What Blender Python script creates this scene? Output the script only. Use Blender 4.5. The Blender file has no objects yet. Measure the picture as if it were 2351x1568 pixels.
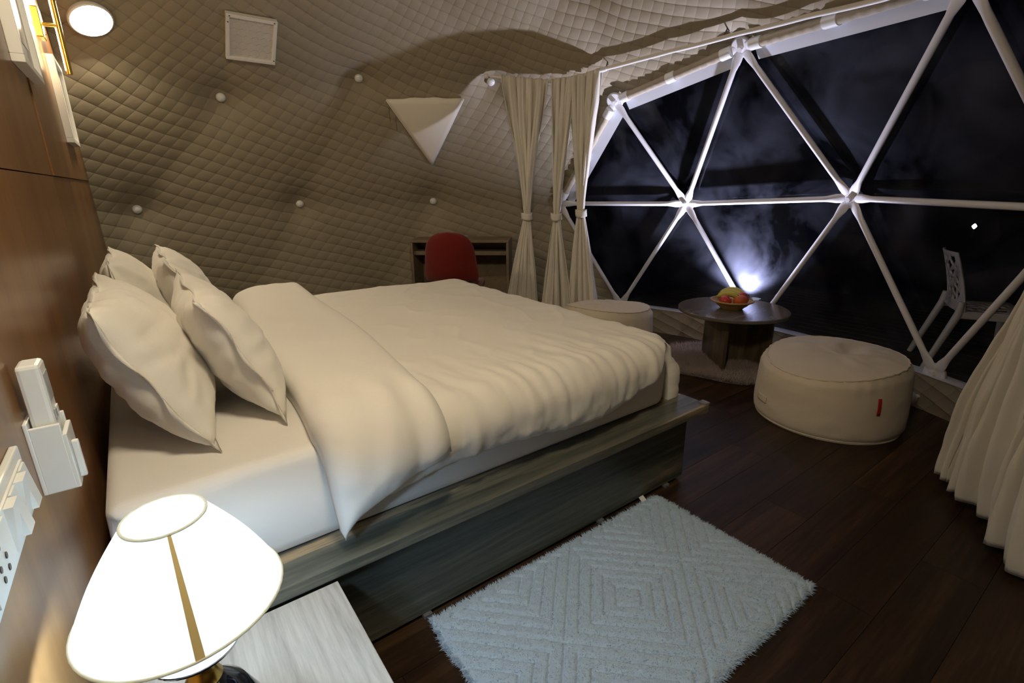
import bpy, bmesh, math, random
from math import sin, cos, pi, radians, sqrt, hypot, exp
from mathutils import Vector, Matrix, noise
from mathutils.bvhtree import BVHTree

random.seed(7)
S = bpy.context.scene
COL = S.collection

# ------------------------------------------------------------------ camera
CAM = Vector((0.0, 0.0, 1.35))
F_PX, PITCH, YAW, ROLL = 1164.0, radians(17.32), radians(36.3), radians(-0.55)
fwd = Vector((sin(YAW) * cos(PITCH), cos(YAW) * cos(PITCH), -sin(PITCH)))
rgt = Vector((cos(YAW), -sin(YAW), 0.0))
upv = rgt.cross(fwd)
r2 = cos(ROLL) * rgt + sin(ROLL) * upv
u2 = -sin(ROLL) * rgt + cos(ROLL) * upv
cd = bpy.data.cameras.new('camera')
cd.sensor_fit = 'HORIZONTAL'
cd.sensor_width = 36.0
cd.lens = 36.0 * F_PX / 2351.0
cd.clip_start = 0.02
cam = bpy.data.objects.new('camera', cd)
COL.objects.link(cam)
cam.matrix_world = Matrix(((r2.x, u2.x, -fwd.x, CAM.x), (r2.y, u2.y, -fwd.y, CAM.y), (r2.z, u2.z, -fwd.z, CAM.z), (0, 0, 0, 1)))
S.camera = cam

# ------------------------------------------------------------------ night sky, exposure
w = bpy.data.worlds.new('night')
S.world = w
w.use_nodes = True
w.node_tree.nodes['Background'].inputs['Color'].default_value = (0.25, 0.4, 1.0, 1)
w.node_tree.nodes['Background'].inputs['Strength'].default_value = 0.0006
S.view_settings.view_transform = 'Standard'
S.view_settings.look = 'None'
S.view_settings.gamma = 1.0
S.view_settings.use_curve_mapping = False
S.view_settings.exposure = 0.0

# strength of the lamps (their objects are built further down)
WARM = (1.0, 0.84, 0.58)
COOL = (0.46, 0.70, 1.0)
DISC_E = 140.0       # round LED panels on the liner
SCONCE_E = 130.0     # strip of the gold wall lights
LAMP_W = 11.0        # bulb in the bedside lamp
FLOOD_W = 360.0     # flood light between table and window

# ------------------------------------------------------------------ materials
MATS = {}


def newmat(name):
    m = bpy.data.materials.new(name)
    m.use_nodes = True
    nt = m.node_tree
    return m, nt, nt.nodes['Principled BSDF']


def N(nt, kind, **kw):
    n = nt.nodes.new(kind)
    for k, v in kw.items():
        if k.startswith('i_'):
            n.inputs[k[2:]].default_value = v
        else:
            setattr(n, k, v)
    return n


def plain(name, col, rough=0.5, metal=0.0, **kw):
    if name in MATS:
        return MATS[name]
    m, nt, b = newmat(name)
    b.inputs['Base Color'].default_value = (*col, 1)
    b.inputs['Roughness'].default_value = rough
    b.inputs['Metallic'].default_value = metal
    for k, v in kw.items():
        b.inputs[k].default_value = v
    # faint unevenness so that no surface is perfectly flat
    tc = N(nt, 'ShaderNodeTexCoord')
    no = N(nt, 'ShaderNodeTexNoise', i_Scale=60.0, i_Detail=3.0)
    nt.links.new(tc.outputs['Object'], no.inputs['Vector'])
    bp = N(nt, 'ShaderNodeBump', i_Strength=0.05, i_Distance=0.002)
    nt.links.new(no.outputs['Fac'], bp.inputs['Height'])
    nt.links.new(bp.outputs['Normal'], b.inputs['Normal'])
    MATS[name] = m
    return m


def ramp(nt, stops):
    r = N(nt, 'ShaderNodeValToRGB')
    e = r.color_ramp.elements
    while len(e) < len(stops):
        e.new(0.5)
    for el, (p, c) in zip(e, stops):
        el.position = p
        el.color = (*c, 1)
    return r


def wood(name, stops, axis='x', rough=0.4, scale=1.0, fine=0.35, rand=0.0, bump=0.12, spec=0.5):
    m, nt, b = newmat(name)
    tc = N(nt, 'ShaderNodeTexCoord')
    mp = N(nt, 'ShaderNodeMapping')
    long_, cross = 0.45 * scale, 7.0 * scale
    sc = {'x': (long_, cross, cross), 'y': (cross, long_, cross), 'z': (cross, cross, long_)}[axis]
    mp.inputs['Scale'].default_value = sc
    nt.links.new(tc.outputs['Object'], mp.inputs['Vector'])
    vec = mp.outputs['Vector']
    if rand:
        oi = N(nt, 'ShaderNodeObjectInfo')
        ml = N(nt, 'ShaderNodeMath', operation='MULTIPLY')
        ml.inputs[1].default_value = 40.0
        nt.links.new(oi.outputs['Random'], ml.inputs[0])
        ad = N(nt, 'ShaderNodeVectorMath', operation='ADD')
        nt.links.new(vec, ad.inputs[0])
        nt.links.new(ml.outputs[0], ad.inputs[1])
        vec = ad.outputs[0]
    n1 = N(nt, 'ShaderNodeTexNoise', i_Scale=1.0, i_Detail=5.0, i_Roughness=0.62, i_Distortion=0.6)
    nt.links.new(vec, n1.inputs['Vector'])
    n2 = N(nt, 'ShaderNodeTexNoise', i_Scale=9.0, i_Detail=4.0, i_Roughness=0.7)
    nt.links.new(vec, n2.inputs['Vector'])
    mx = N(nt, 'ShaderNodeMix', data_type='FLOAT')
    mx.inputs[0].default_value = fine
    nt.links.new(n1.outputs['Fac'], mx.inputs[2])
    nt.links.new(n2.outputs['Fac'], mx.inputs[3])
    r = ramp(nt, stops)
    nt.links.new(mx.outputs[0], r.inputs['Fac'])
    col = r.outputs['Color']
    if rand:
        hs = N(nt, 'ShaderNodeHueSaturation')
        mr = N(nt, 'ShaderNodeMapRange')
        mr.inputs['To Min'].default_value = 1 - rand
        mr.inputs['To Max'].default_value = 1 + rand
        nt.links.new(oi.outputs['Random'], mr.inputs['Value'])
        nt.links.new(mr.outputs[0], hs.inputs['Value'])
        nt.links.new(col, hs.inputs['Color'])
        col = hs.outputs['Color']
    nt.links.new(col, b.inputs['Base Color'])
    b.inputs['Roughness'].default_value = rough
    b.inputs['Specular IOR Level'].default_value = spec
    bp = N(nt, 'ShaderNodeBump', i_Strength=bump, i_Distance=0.002)
    nt.links.new(mx.outputs[0], bp.inputs['Height'])
    nt.links.new(bp.outputs['Normal'], b.inputs['Normal'])
    MATS[name] = m
    return m


def fabric(name, col, weave=900.0, rough=0.85, bump=0.15, crease=0.0, stripes=0.0, sheen=0.2, transl=0.0):
    m, nt, b = newmat(name)
    b.inputs['Base Color'].default_value = (*col, 1)
    b.inputs['Roughness'].default_value = rough
    b.inputs['Specular IOR Level'].default_value = 0.2
    b.inputs['Sheen Weight'].default_value = sheen
    tc = N(nt, 'ShaderNodeTexCoord')
    no = N(nt, 'ShaderNodeTexNoise', i_Scale=weave, i_Detail=2.0)
    nt.links.new(tc.outputs['Object'], no.inputs['Vector'])
    h = no.outputs['Fac']
    if crease:
        mp = N(nt, 'ShaderNodeMapping')
        mp.inputs['Scale'].default_value = (3.0, 7.0, 5.0)
        nt.links.new(tc.outputs['Object'], mp.inputs['Vector'])
        n2 = N(nt, 'ShaderNodeTexNoise', i_Scale=2.2, i_Detail=4.0, i_Roughness=0.55, i_Distortion=1.2)
        nt.links.new(mp.outputs[0], n2.inputs['Vector'])
        ma = N(nt, 'ShaderNodeMath', operation='MULTIPLY_ADD')
        ma.inputs[1].default_value = crease
        nt.links.new(n2.outputs['Fac'], ma.inputs[0])
        nt.links.new(h, ma.inputs[2])
        h = ma.outputs[0]
    if stripes:
        wv = N(nt, 'ShaderNodeTexWave', bands_direction='Y', i_Scale=stripes, i_Distortion=0.2)
        nt.links.new(tc.outputs['Object'], wv.inputs['Vector'])
        ma = N(nt, 'ShaderNodeMath', operation='MULTIPLY_ADD')
        ma.inputs[1].default_value = 0.7
        nt.links.new(wv.outputs['Fac'], ma.inputs[0])
        nt.links.new(h, ma.inputs[2])
        h = ma.outputs[0]
    bp = N(nt, 'ShaderNodeBump', i_Strength=bump, i_Distance=0.004)
    nt.links.new(h, bp.inputs['Height'])
    nt.links.new(bp.outputs['Normal'], b.inputs['Normal'])
    if transl:
        tr = N(nt, 'ShaderNodeBsdfTranslucent')
        tr.inputs['Color'].default_value = (*col, 1)
        ms = N(nt, 'ShaderNodeMixShader')
        ms.inputs[0].default_value = transl
        nt.links.new(b.outputs[0], ms.inputs[1])
        nt.links.new(tr.outputs[0], ms.inputs[2])
        nt.links.new(ms.outputs[0], nt.nodes['Material Output'].inputs['Surface'])
    MATS[name] = m
    return m


def emitter(name, col, strength):
    m = bpy.data.materials.new(name)
    m.use_nodes = True
    nt = m.node_tree
    nt.nodes.remove(nt.nodes['Principled BSDF'])
    e = N(nt, 'ShaderNodeEmission')
    e.inputs['Color'].default_value = (*col, 1)
    e.inputs['Strength'].default_value = strength
    nt.links.new(e.outputs[0], nt.nodes['Material Output'].inputs['Surface'])
    MATS[name] = m
    return m


def quilt(name, col, cell=0.085, strength=0.6, dist=0.014):
    """padded fabric stitched in diamonds, laid out on the UV map (metres)"""
    m, nt, b = newmat(name)
    b.inputs['Roughness'].default_value = 0.6
    b.inputs['Specular IOR Level'].default_value = 0.35
    uv = N(nt, 'ShaderNodeUVMap')
    sx = N(nt, 'ShaderNodeSeparateXYZ')
    nz = N(nt, 'ShaderNodeTexNoise', i_Scale=1.6, i_Detail=2.0)
    nt.links.new(uv.outputs[0], nz.inputs['Vector'])
    va = N(nt, 'ShaderNodeVectorMath', operation='MULTIPLY_ADD')
    va.inputs[1].default_value = (0.05, 0.05, 0.0)
    nt.links.new(nz.outputs['Color'], va.inputs[0])
    nt.links.new(uv.outputs[0], va.inputs[2])
    nt.links.new(va.outputs[0], sx.inputs[0])

    def lines(a, bb):
        m1 = N(nt, 'ShaderNodeMath', operation='MULTIPLY'); m1.inputs[1].default_value = a
        m2 = N(nt, 'ShaderNodeMath', operation='MULTIPLY_ADD'); m2.inputs[1].default_value = bb
        nt.links.new(sx.outputs['X'], m1.inputs[0])
        nt.links.new(sx.outputs['Y'], m2.inputs[0])
        nt.links.new(m1.outputs[0], m2.inputs[2])
        s = N(nt, 'ShaderNodeMath', operation='SINE')
        nt.links.new(m2.outputs[0], s.inputs[0])
        ab = N(nt, 'ShaderNodeMath', operation='ABSOLUTE')
        nt.links.new(s.outputs[0], ab.inputs[0])
        pw = N(nt, 'ShaderNodeMath', operation='POWER')
        pw.inputs[1].default_value = 0.5
        nt.links.new(ab.outputs[0], pw.inputs[0])
        return pw.outputs[0]
    k = pi / cell
    l1 = lines(-0.34 * k, 0.94 * k)
    l2 = lines(0.80 * k, 0.60 * k)
    mh = N(nt, 'ShaderNodeMath', operation='MULTIPLY'); mh.inputs[1].default_value = 0.33
    nt.links.new(l2, mh.inputs[0])
    mu = N(nt, 'ShaderNodeMath', operation='MULTIPLY_ADD'); mu.inputs[1].default_value = 0.67
    nt.links.new(l1, mu.inputs[0])
    nt.links.new(mh.outputs[0], mu.inputs[2])
    n3 = N(nt, 'ShaderNodeTexNoise', i_Scale=14.0, i_Detail=3.0)
    nt.links.new(uv.outputs[0], n3.inputs['Vector'])
    ad = N(nt, 'ShaderNodeMath', operation='MULTIPLY_ADD')
    ad.inputs[1].default_value = 0.3
    nt.links.new(n3.outputs['Fac'], ad.inputs[0])
    nt.links.new(mu.outputs[0], ad.inputs[2])
    bp = N(nt, 'ShaderNodeBump', i_Strength=strength, i_Distance=dist)
    nt.links.new(ad.outputs[0], bp.inputs['Height'])
    nt.links.new(bp.outputs['Normal'], b.inputs['Normal'])
    # thread of the seams is a little darker than the padding
    rp = ramp(nt, [(0.0, tuple(c * 0.72 for c in col)), (0.6, col)])
    nt.links.new(mu.outputs[0], rp.inputs['Fac'])
    nt.links.new(rp.outputs['Color'], b.inputs['Base Color'])
    MATS[name] = m
    return m


quilt('quilted_liner', (0.33, 0.285, 0.205))
wood('grey_laminate', [(0.34, (0.020, 0.024, 0.018)), (0.45, (0.075, 0.078, 0.060)), (0.53, (0.135, 0.13, 0.10)), (0.60, (0.40, 0.30, 0.18)), (0.66, (0.16, 0.15, 0.12)), (0.78, (0.07, 0.075, 0.06))], 'x', rough=0.36, scale=1.25, fine=0.2)
wood('lamplit_laminate', [(0.30, (0.20, 0.18, 0.15)), (0.45, (0.42, 0.40, 0.36)), (0.60, (0.58, 0.56, 0.51)), (0.75, (0.36, 0.34, 0.28))], 'y', rough=0.35, scale=1.5, fine=0.4)  # same laminate as the bed, lamp's light put into its paler tones
wood('brown_veneer', [(0.25, (0.10, 0.040, 0.011)), (0.45, (0.19, 0.082, 0.025)), (0.62, (0.27, 0.13, 0.045)), (0.8, (0.15, 0.062, 0.019))], 'z', rough=0.30, scale=0.55, fine=0.25)
wood('walnut_planks', [(0.32, (0.010, 0.005, 0.0027)), (0.48, (0.026, 0.0125, 0.0055)), (0.64, (0.066, 0.033, 0.0145))], 'x', rough=0.42, scale=1.2, rand=0.35, spec=0.35)
wood('table_wood', [(0.32, (0.045, 0.036, 0.022)), (0.5, (0.13, 0.10, 0.06)), (0.66, (0.26, 0.195, 0.11))], 'z', rough=0.30, scale=1.2)
wood('table_top_wood', [(0.3, (0.075, 0.060, 0.050)), (0.5, (0.13, 0.108, 0.088)), (0.7, (0.19, 0.155, 0.12))], 'x', rough=0.22, scale=1.2)
wood('desk_wood', [(0.3, (0.14, 0.10, 0.065)), (0.6, (0.25, 0.19, 0.12)), (0.75, (0.19, 0.14, 0.09))], 'x', rough=0.45, scale=1.2)
wood('deck_wood', [(0.3, (0.02, 0.018, 0.016)), (0.7, (0.05, 0.045, 0.04))], 'y', rough=0.7)
fabric('white_linen', (0.80, 0.76, 0.69), weave=700, crease=2.4, bump=0.22)
fabric('striped_sheet', (0.78, 0.74, 0.68), weave=700, stripes=38.0, bump=0.10, crease=0.8)
fabric('pillow_linen', (0.80, 0.755, 0.68), weave=700, crease=3.0, bump=0.28)
fabric('curtain_cloth', (0.77, 0.735, 0.66), weave=500, crease=1.2, bump=0.2, transl=0.06)
fabric('cream_canvas', (0.66, 0.58, 0.46), weave=420, crease=0.9, bump=0.2)
fabric('red_fabric', (0.15, 0.010, 0.005), weave=500)
fabric('rug_cotton', (0.47, 0.59, 0.71), weave=350, bump=0.5, sheen=0.4)
fabric('fur_pile', (0.42, 0.34, 0.32), weave=300, bump=0.4, sheen=0.4)
fabric('liner_fabric', (0.40, 0.35, 0.27), weave=300, crease=2.0, bump=0.4)
fabric('blind_cloth', (0.82, 0.77, 0.68), weave=300, bump=0.12)
plain('white_steel', (0.74, 0.74, 0.78), 0.3)
plain('white_plastic', (0.80, 0.82, 0.82), 0.28)
plain('grey_plastic', (0.35, 0.36, 0.37), 0.35)
plain('chair_plastic', (0.62, 0.60, 0.60), 0.45)
plain('hem_vinyl', (0.62, 0.65, 0.72), 0.4)
plain('black_plastic', (0.012, 0.012, 0.014), 0.35)
plain('black_gloss', (0.008, 0.008, 0.012), 0.06)
plain('chrome', (0.55, 0.58, 0.72), 0.08, 1.0)
plain('brass', (0.83, 0.52, 0.10), 0.24, 1.0)
plain('dark_steel', (0.10, 0.10, 0.11), 0.4, 0.8)
plain('frame_white', (0.80, 0.79, 0.76), 0.4)
plain('red_label', (0.42, 0.015, 0.01), 0.6)
plain('seam_tan', (0.72, 0.58, 0.27), 0.7)  # tan strip, colour brightened to stand in for bulb light shining through
plain('clear_tab', (0.7, 0.72, 0.72), 0.1, 0.0, **{'Transmission Weight': 0.85})
plain('grille_grey', (0.62, 0.59, 0.55), 0.5)
plain('wicker', (0.42, 0.27, 0.10), 0.7)
plain('banana_skin', (0.52, 0.45, 0.06), 0.45)
plain('banana_tip', (0.03, 0.022, 0.012), 0.7)
plain('apple_skin', (0.50, 0.035, 0.012), 0.3)
plain('orange_skin', (0.50, 0.10, 0.012), 0.45)
plain('stalk', (0.08, 0.05, 0.02), 0.7)
emitter('led_white', (1.0, 0.86, 0.62), DISC_E)
emitter('led_strip', (1.0, 0.80, 0.50), SCONCE_E)
emitter('flood_glass', (0.72, 0.80, 1.0), 25.0)
emitter('far_led', (0.75, 0.87, 1.0), 9.0)


def shade_cloth():
    m = bpy.data.materials.new('shade_cloth')
    m.use_nodes = True
    nt = m.node_tree
    nt.nodes.remove(nt.nodes['Principled BSDF'])
    d = N(nt, 'ShaderNodeBsdfDiffuse'); d.inputs['Color'].default_value = (0.80, 0.78, 0.66, 1)
    t = N(nt, 'ShaderNodeBsdfTranslucent'); t.inputs['Color'].default_value = (0.90, 0.90, 0.80, 1)
    wv = N(nt, 'ShaderNodeTexNoise', i_Scale=400.0)
    ms = N(nt, 'ShaderNodeMixShader'); ms.inputs[0].default_value = 0.15
    bp = N(nt, 'ShaderNodeBump', i_Strength=0.1, i_Distance=0.001)
    nt.links.new(wv.outputs['Fac'], bp.inputs['Height'])
    nt.links.new(bp.outputs[0], d.inputs['Normal'])
    nt.links.new(d.outputs[0], ms.inputs[1]); nt.links.new(t.outputs[0], ms.inputs[2])
    nt.links.new(ms.outputs[0], nt.nodes['Material Output'].inputs['Surface'])
    MATS['shade_cloth'] = m


def window_film():
    """clear plastic film: mirrors a little, dusty and scratched so that it catches light"""
    m = bpy.data.materials.new('window_film')
    m.use_nodes = True
    nt = m.node_tree
    nt.nodes.remove(nt.nodes['Principled BSDF'])
    tc = N(nt, 'ShaderNodeTexCoord')
    tr = N(nt, 'ShaderNodeBsdfTransparent'); tr.inputs['Color'].default_value = (0.93, 0.95, 0.98, 1)
    tl = N(nt, 'ShaderNodeBsdfTranslucent'); tl.inputs['Color'].default_value = (0.80, 0.84, 1.0, 1)
    df = N(nt, 'ShaderNodeBsdfDiffuse'); df.inputs['Color'].default_value = (0.66, 0.72, 1.0, 1)
    gl = N(nt, 'ShaderNodeBsdfGlossy'); gl.inputs['Roughness'].default_value = 0.03
    n1 = N(nt, 'ShaderNodeTexNoise', i_Scale=2.2, i_Detail=5.0, i_Roughness=0.55, i_Distortion=0.5)
    nt.links.new(tc.outputs['Object'], n1.inputs['Vector'])
    r1 = ramp(nt, [(0.40, (0.0035, 0.0035, 0.0035)), (0.80, (0.090, 0.090, 0.090))])
    nt.links.new(n1.outputs['Fac'], r1.inputs['Fac'])
    mp = N(nt, 'ShaderNodeMapping'); mp.inputs['Scale'].default_value = (9, 9, 1.3); mp.inputs['Rotation'].default_value = (0.3, 0.2, 0.5)
    nt.links.new(tc.outputs['Object'], mp.inputs['Vector'])
    n2 = N(nt, 'ShaderNodeTexNoise', i_Scale=6.0, i_Detail=8.0, i_Roughness=0.75)
    nt.links.new(mp.outputs[0], n2.inputs['Vector'])
    r2_ = ramp(nt, [(0.66, (0, 0, 0)), (0.76, (0.02, 0.02, 0.02))])
    nt.links.new(n2.outputs['Fac'], r2_.inputs['Fac'])
    ad = N(nt, 'ShaderNodeMath', operation='ADD')
    nt.links.new(r1.outputs['Color'], ad.inputs[0]); nt.links.new(r2_.outputs['Color'], ad.inputs[1])
    dd = N(nt, 'ShaderNodeMixShader'); dd.inputs[0].default_value = 0.75
    nt.links.new(tl.outputs[0], dd.inputs[1]); nt.links.new(df.outputs[0], dd.inputs[2])
    m1 = N(nt, 'ShaderNodeMixShader')
    nt.links.new(ad.outputs[0], m1.inputs[0])
    nt.links.new(tr.outputs[0], m1.inputs[1]); nt.links.new(dd.outputs[0], m1.inputs[2])
    lf = N(nt, 'ShaderNodeLayerWeight'); lf.inputs['Blend'].default_value = 0.5
    pw = N(nt, 'ShaderNodeMath', operation='POWER'); pw.inputs[1].default_value = 4.0
    nt.links.new(lf.outputs['Facing'], pw.inputs[0])
    lw = N(nt, 'ShaderNodeMath', operation='MULTIPLY_ADD'); lw.inputs[1].default_value = 0.5; lw.inputs[2].default_value = 0.012
    nt.links.new(pw.outputs[0], lw.inputs[0])
    m2 = N(nt, 'ShaderNodeMixShader')
    nt.links.new(lw.outputs[0], m2.inputs[0])
    nt.links.new(m1.outputs[0], m2.inputs[1]); nt.links.new(gl.outputs[0], m2.inputs[2])
    nt.links.new(m2.outputs[0], nt.nodes['Material Output'].inputs['Surface'])
    MATS['window_film'] = m


shade_cloth()
window_film()


def art_print(name, cols, seed):
    m, nt, b = newmat(name)
    tc = N(nt, 'ShaderNodeTexCoord')
    no = N(nt, 'ShaderNodeTexNoise', i_Scale=4.5, i_Detail=3.0, i_Distortion=1.0)
    mp = N(nt, 'ShaderNodeMapping'); mp.inputs['Location'].default_value = (seed, seed * 2, 0)
    nt.links.new(tc.outputs['Object'], mp.inputs['Vector'])
    nt.links.new(mp.outputs[0], no.inputs['Vector'])
    r = ramp(nt, cols)
    nt.links.new(no.outputs['Fac'], r.inputs['Fac'])
    nt.links.new(r.outputs['Color'], b.inputs['Base Color'])
    b.inputs['Roughness'].default_value = 0.12
    MATS[name] = m


art_print('art_print', [(0.30, (0.62, 0.58, 0.48)), (0.52, (0.72, 0.68, 0.58)), (0.60, (0.20, 0.24, 0.30)), (0.66, (0.66, 0.60, 0.50))], 3.0)

# ------------------------------------------------------------------ mesh helpers
ORG = {}          # object name -> world position of its origin


class B:
    def __init__(s):
        s.v = []; s.f = []; s.uv = None

    def add(s, vs, fs):
        o = len(s.v)
        s.v += [Vector(p) for p in vs]
        s.f += [tuple(i + o for i in f) for f in fs]
        return s

    def box(s, c, d, M=None, bev=0.0):
        cx, cy, cz = c; hx, hy, hz = d[0] / 2, d[1] / 2, d[2] / 2
        if bev > 0:
            bev = min(bev, hx * .49, hy * .49, hz * .49)
            bm = bmesh.new()
            bmesh.ops.create_cube(bm, size=1.0)
            for v in bm.verts:
                v.co = Vector((v.co.x * 2 * hx, v.co.y * 2 * hy, v.co.z * 2 * hz))
            bmesh.ops.bevel(bm, geom=list(bm.edges) + list(bm.verts), offset=bev, segments=2, affect='EDGES', profile=0.5)
            bm.verts.ensure_lookup_table()
            vs = [v.co.copy() for v in bm.verts]
            fs = [tuple(v.index for v in f.verts) for f in bm.faces]
            bm.free()
        else:
            vs = [Vector((x, y, z)) for z in (-hz, hz) for y in (-hy, hy) for x in (-hx, hx)]
            fs = [(0, 2, 3, 1), (4, 5, 7, 6), (0, 1, 5, 4), (2, 6, 7, 3), (0, 4, 6, 2), (1, 3, 7, 5)]
        if M is not None:
            vs = [M @ p for p in vs]
        return s.add([p + Vector(c) for p in vs], fs)

    def tube(s, pts, rad, n=12, cap=True):
        pts = [Vector(p) for p in pts]
        if not hasattr(rad, '__len__'):
            rad = [rad] * len(pts)
        o = len(s.v); prev = None
        for i, p in enumerate(pts):
            t = (pts[min(i + 1, len(pts) - 1)] - pts[max(i - 1, 0)]).normalized()
            if prev is None:
                a = t.orthogonal().normalized()
            else:
                a = (prev - t * prev.dot(t)).normalized()
            prev = a
            bb = t.cross(a)
            for k in range(n):
                th = 2 * pi * k / n
                s.v.append(p + (a * cos(th) + bb * sin(th)) * rad[i])
        for i in range(len(pts) - 1):
            for k in range(n):
                k2 = (k + 1) % n
                s.f.append((o + i * n + k, o + i * n + k2, o + (i + 1) * n + k2, o + (i + 1) * n + k))
        if cap:
            s.f.append(tuple(o + k for k in reversed(range(n))))
            s.f.append(tuple(o + (len(pts) - 1) * n + k for k in range(n)))
        return s

    def lathe(s, prof, c=(0, 0, 0), n=32, M=None, cap=True):
        o = len(s.v)
        for r, z in prof:
            for k in range(n):
                th = 2 * pi * k / n
                p = Vector((r * cos(th), r * sin(th), z))
                if M is not None:
                    p = M @ p
                s.v.append(p + Vector(c))
        for i in range(len(prof) - 1):
            for k in range(n):
                k2 = (k + 1) % n
                s.f.append((o + i * n + k, o + i * n + k2, o + (i + 1) * n + k2, o + (i + 1) * n + k))
        if cap:
            s.f.append(tuple(o + k for k in reversed(range(n))))
            s.f.append(tuple(o + (len(prof) - 1) * n + k for k in range(n)))
        return s

    def grid(s, fn, nu, nv, wrap=False):
        o = len(s.v)
        for j in range(nv + 1):
            for i in range(nu + (0 if wrap else 1)):
                s.v.append(Vector(fn(i / nu, j / nv)))
        w_ = nu if wrap else nu + 1
        for j in range(nv):
            for i in range(nu):
                i2 = (i + 1) % w_ if wrap else i + 1
                s.f.append((o + j * w_ + i, o + j * w_ + i2, o + (j + 1) * w_ + i2, o + (j + 1) * w_ + i))
        return s

    def prism(s, poly, z0, z1):
        n = len(poly)
        vs = [(x, y, z0) for x, y in poly] + [(x, y, z1) for x, y in poly]
        fs = [tuple(reversed(range(n))), tuple(range(n, 2 * n))]
        fs += [(i, (i + 1) % n, n + (i + 1) % n, n + i) for i in range(n)]
        return s.add(vs, fs)

    def xf(s, M):
        s.v = [M @ p for p in s.v]
        return s

    def build(s, name, mat, parent=None, origin=None, smooth=False, weld=0.0, sharp=None):
        if parent is not None:
            o0 = ORG[parent.name]
        else:
            if origin is None:
                xs = [p.x for p in s.v]; ys = [p.y for p in s.v]; zs = [p.z for p in s.v]
                origin = ((min(xs) + max(xs)) / 2, (min(ys) + max(ys)) / 2, min(zs))
            o0 = Vector(origin)
        me = bpy.data.meshes.new(name)
        me.from_pydata([tuple(p - o0) for p in s.v], [], s.f)
        if weld:
            bm = bmesh.new(); bm.from_mesh(me)
            bmesh.ops.remove_doubles(bm, verts=bm.verts, dist=weld)
            bm.to_mesh(me); bm.free()
        me.materials.append(MATS[mat])
        if smooth:
            for p in me.polygons:
                p.use_smooth = True
            if sharp:
                me.set_sharp_from_angle(angle=radians(sharp))
        me.update()
        ob = bpy.data.objects.new(name, me)
        COL.objects.link(ob)
        ORG[ob.name] = o0
        if parent is not None:
            ob.parent = parent
        else:
            ob.location = o0
        return ob


def tag(o, label=None, cat=None, group=None, kind=None):
    if label: o['label'] = label
    if cat: o['category'] = cat
    if group: o['group'] = group
    if kind: o['kind'] = kind
    return o


def thing(name, loc, label=None, cat=None, group=None, kind=None):
    o = bpy.data.objects.new(name, None)
    o.empty_display_size = 0.05
    COL.objects.link(o)
    o.location = loc
    ORG[o.name] = Vector(loc)
    return tag(o, label, cat, group, kind)


def fbm(x, y, z=0.0, oct_=3):
    v = 0.0; a = 1.0
    for i in range(oct_):
        v += a * noise.noise(Vector((x, y, z)))
        x *= 2.03; y *= 2.03; z *= 2.03; a *= 0.5
    return v


def smooth01(t):
    t = max(0.0, min(1.0, t))
    return t * t * (3 - 2 * t)


def frame_matrix(x, y, z, o):
    return Matrix(((x.x, y.x, z.x, o.x), (x.y, y.y, z.y, o.y), (x.z, y.z, z.z, o.z), (0, 0, 0, 1)))


# ------------------------------------------------------------------ geodesic dome: nodes
DC = Vector((1.0, 1.99, 0.195)); DR = 3.036


def on_dome(az, z, R=DR):
    r = sqrt(max(R * R - (z - DC.z) ** 2, 0))
    return Vector((DC.x + r * cos(radians(az)), DC.y + r * sin(radians(az)), z))


ring0 = [on_dome(1 + 24 * k, 0.21) for k in range(15)]
ring1 = [on_dome(13.1 + 24 * k, 1.2) for k in range(15)]
ring2 = []
for k in range(5):
    ring2 += [on_dome(1.9 + 72 * k, 2.15), on_dome(25.2 + 72 * k, 1.965), on_dome(48.2 + 72 * k, 2.14)]
# nodes measured round the window
ring0[14] = on_dome(-23.7, 0.235)
ring1[0], ring1[1], ring1[14], ring1[13] = on_dome(13.3, 1.194), on_dome(36.6, 1.185), on_dome(-11.8, 1.26), on_dome(-36.0, 1.24)
ring2[0], ring2[1], ring2[14], ring2[13] = on_dome(0.2, 2.18), on_dome(24.2, 1.983), on_dome(-30.8, 2.167), on_dome(-52.0, 1.97)
ring3 = []
for k in range(5):
    ring3 += [on_dome(25.2 + 72 * k, 2.66), on_dome(61.2 + 72 * k, 2.76)]
ring4 = [on_dome(61.2 + 72 * k, 3.10) for k in range(5)]
nodes = ring0 + ring1 + ring2 + ring3 + ring4 + [Vector((DC.x, DC.y, DC.z + DR))]


def node_at(ring, az):
    def a_(p):
        return math.degrees(math.atan2(p.y - DC.y, p.x - DC.x))
    return min(range(len(nodes)), key=lambda i: 1e9 if nodes[i] not in ring else abs((a_(nodes[i]) - az + 180) % 360 - 180))


bmh = bmesh.new()
for p in nodes:
    bmh.verts.new(p)
bmh.verts.ensure_lookup_table()
bmesh.ops.convex_hull(bmh, input=bmh.verts)
idx = {v: min(range(len(nodes)), key=lambda i: (nodes[i] - v.co).length) for v in bmh.verts}
bmesh.ops.triangulate(bmh, faces=bmh.faces)
TRI = []
for f in bmh.faces:
    t = tuple(idx[v] for v in f.verts)
    if all(i < 15 for i in t):
        continue
    TRI.append(t)
bmh.free()


def az_of(p):
    return math.degrees(math.atan2(p.y - DC.y, p.x - DC.x))


def is_window(t):
    ps = [nodes[i] for i in t]
    if any(i >= 45 for i in t):
        return False
    lo, hi = -62.0, 40.0
    az = [az_of(p) for p in ps]
    if not all(lo <= a <= hi for a in az):
        return False
    zc = sum(p.z for p in ps) / 3
    # the lower left corner beside the curtains keeps its liner
    if max(az) > 30 and zc < 1.0 and sum(1 for i in t if i < 15) == 2:
        return False
    return not all(30 <= i < 45 for i in t)


WIN = [t for t in TRI if is_window(t)]
LIN = [t for t in TRI if not is_window(t)]


def wall_x(y):
    return -0.2 + 0.012 * (y - 1.0)


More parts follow.
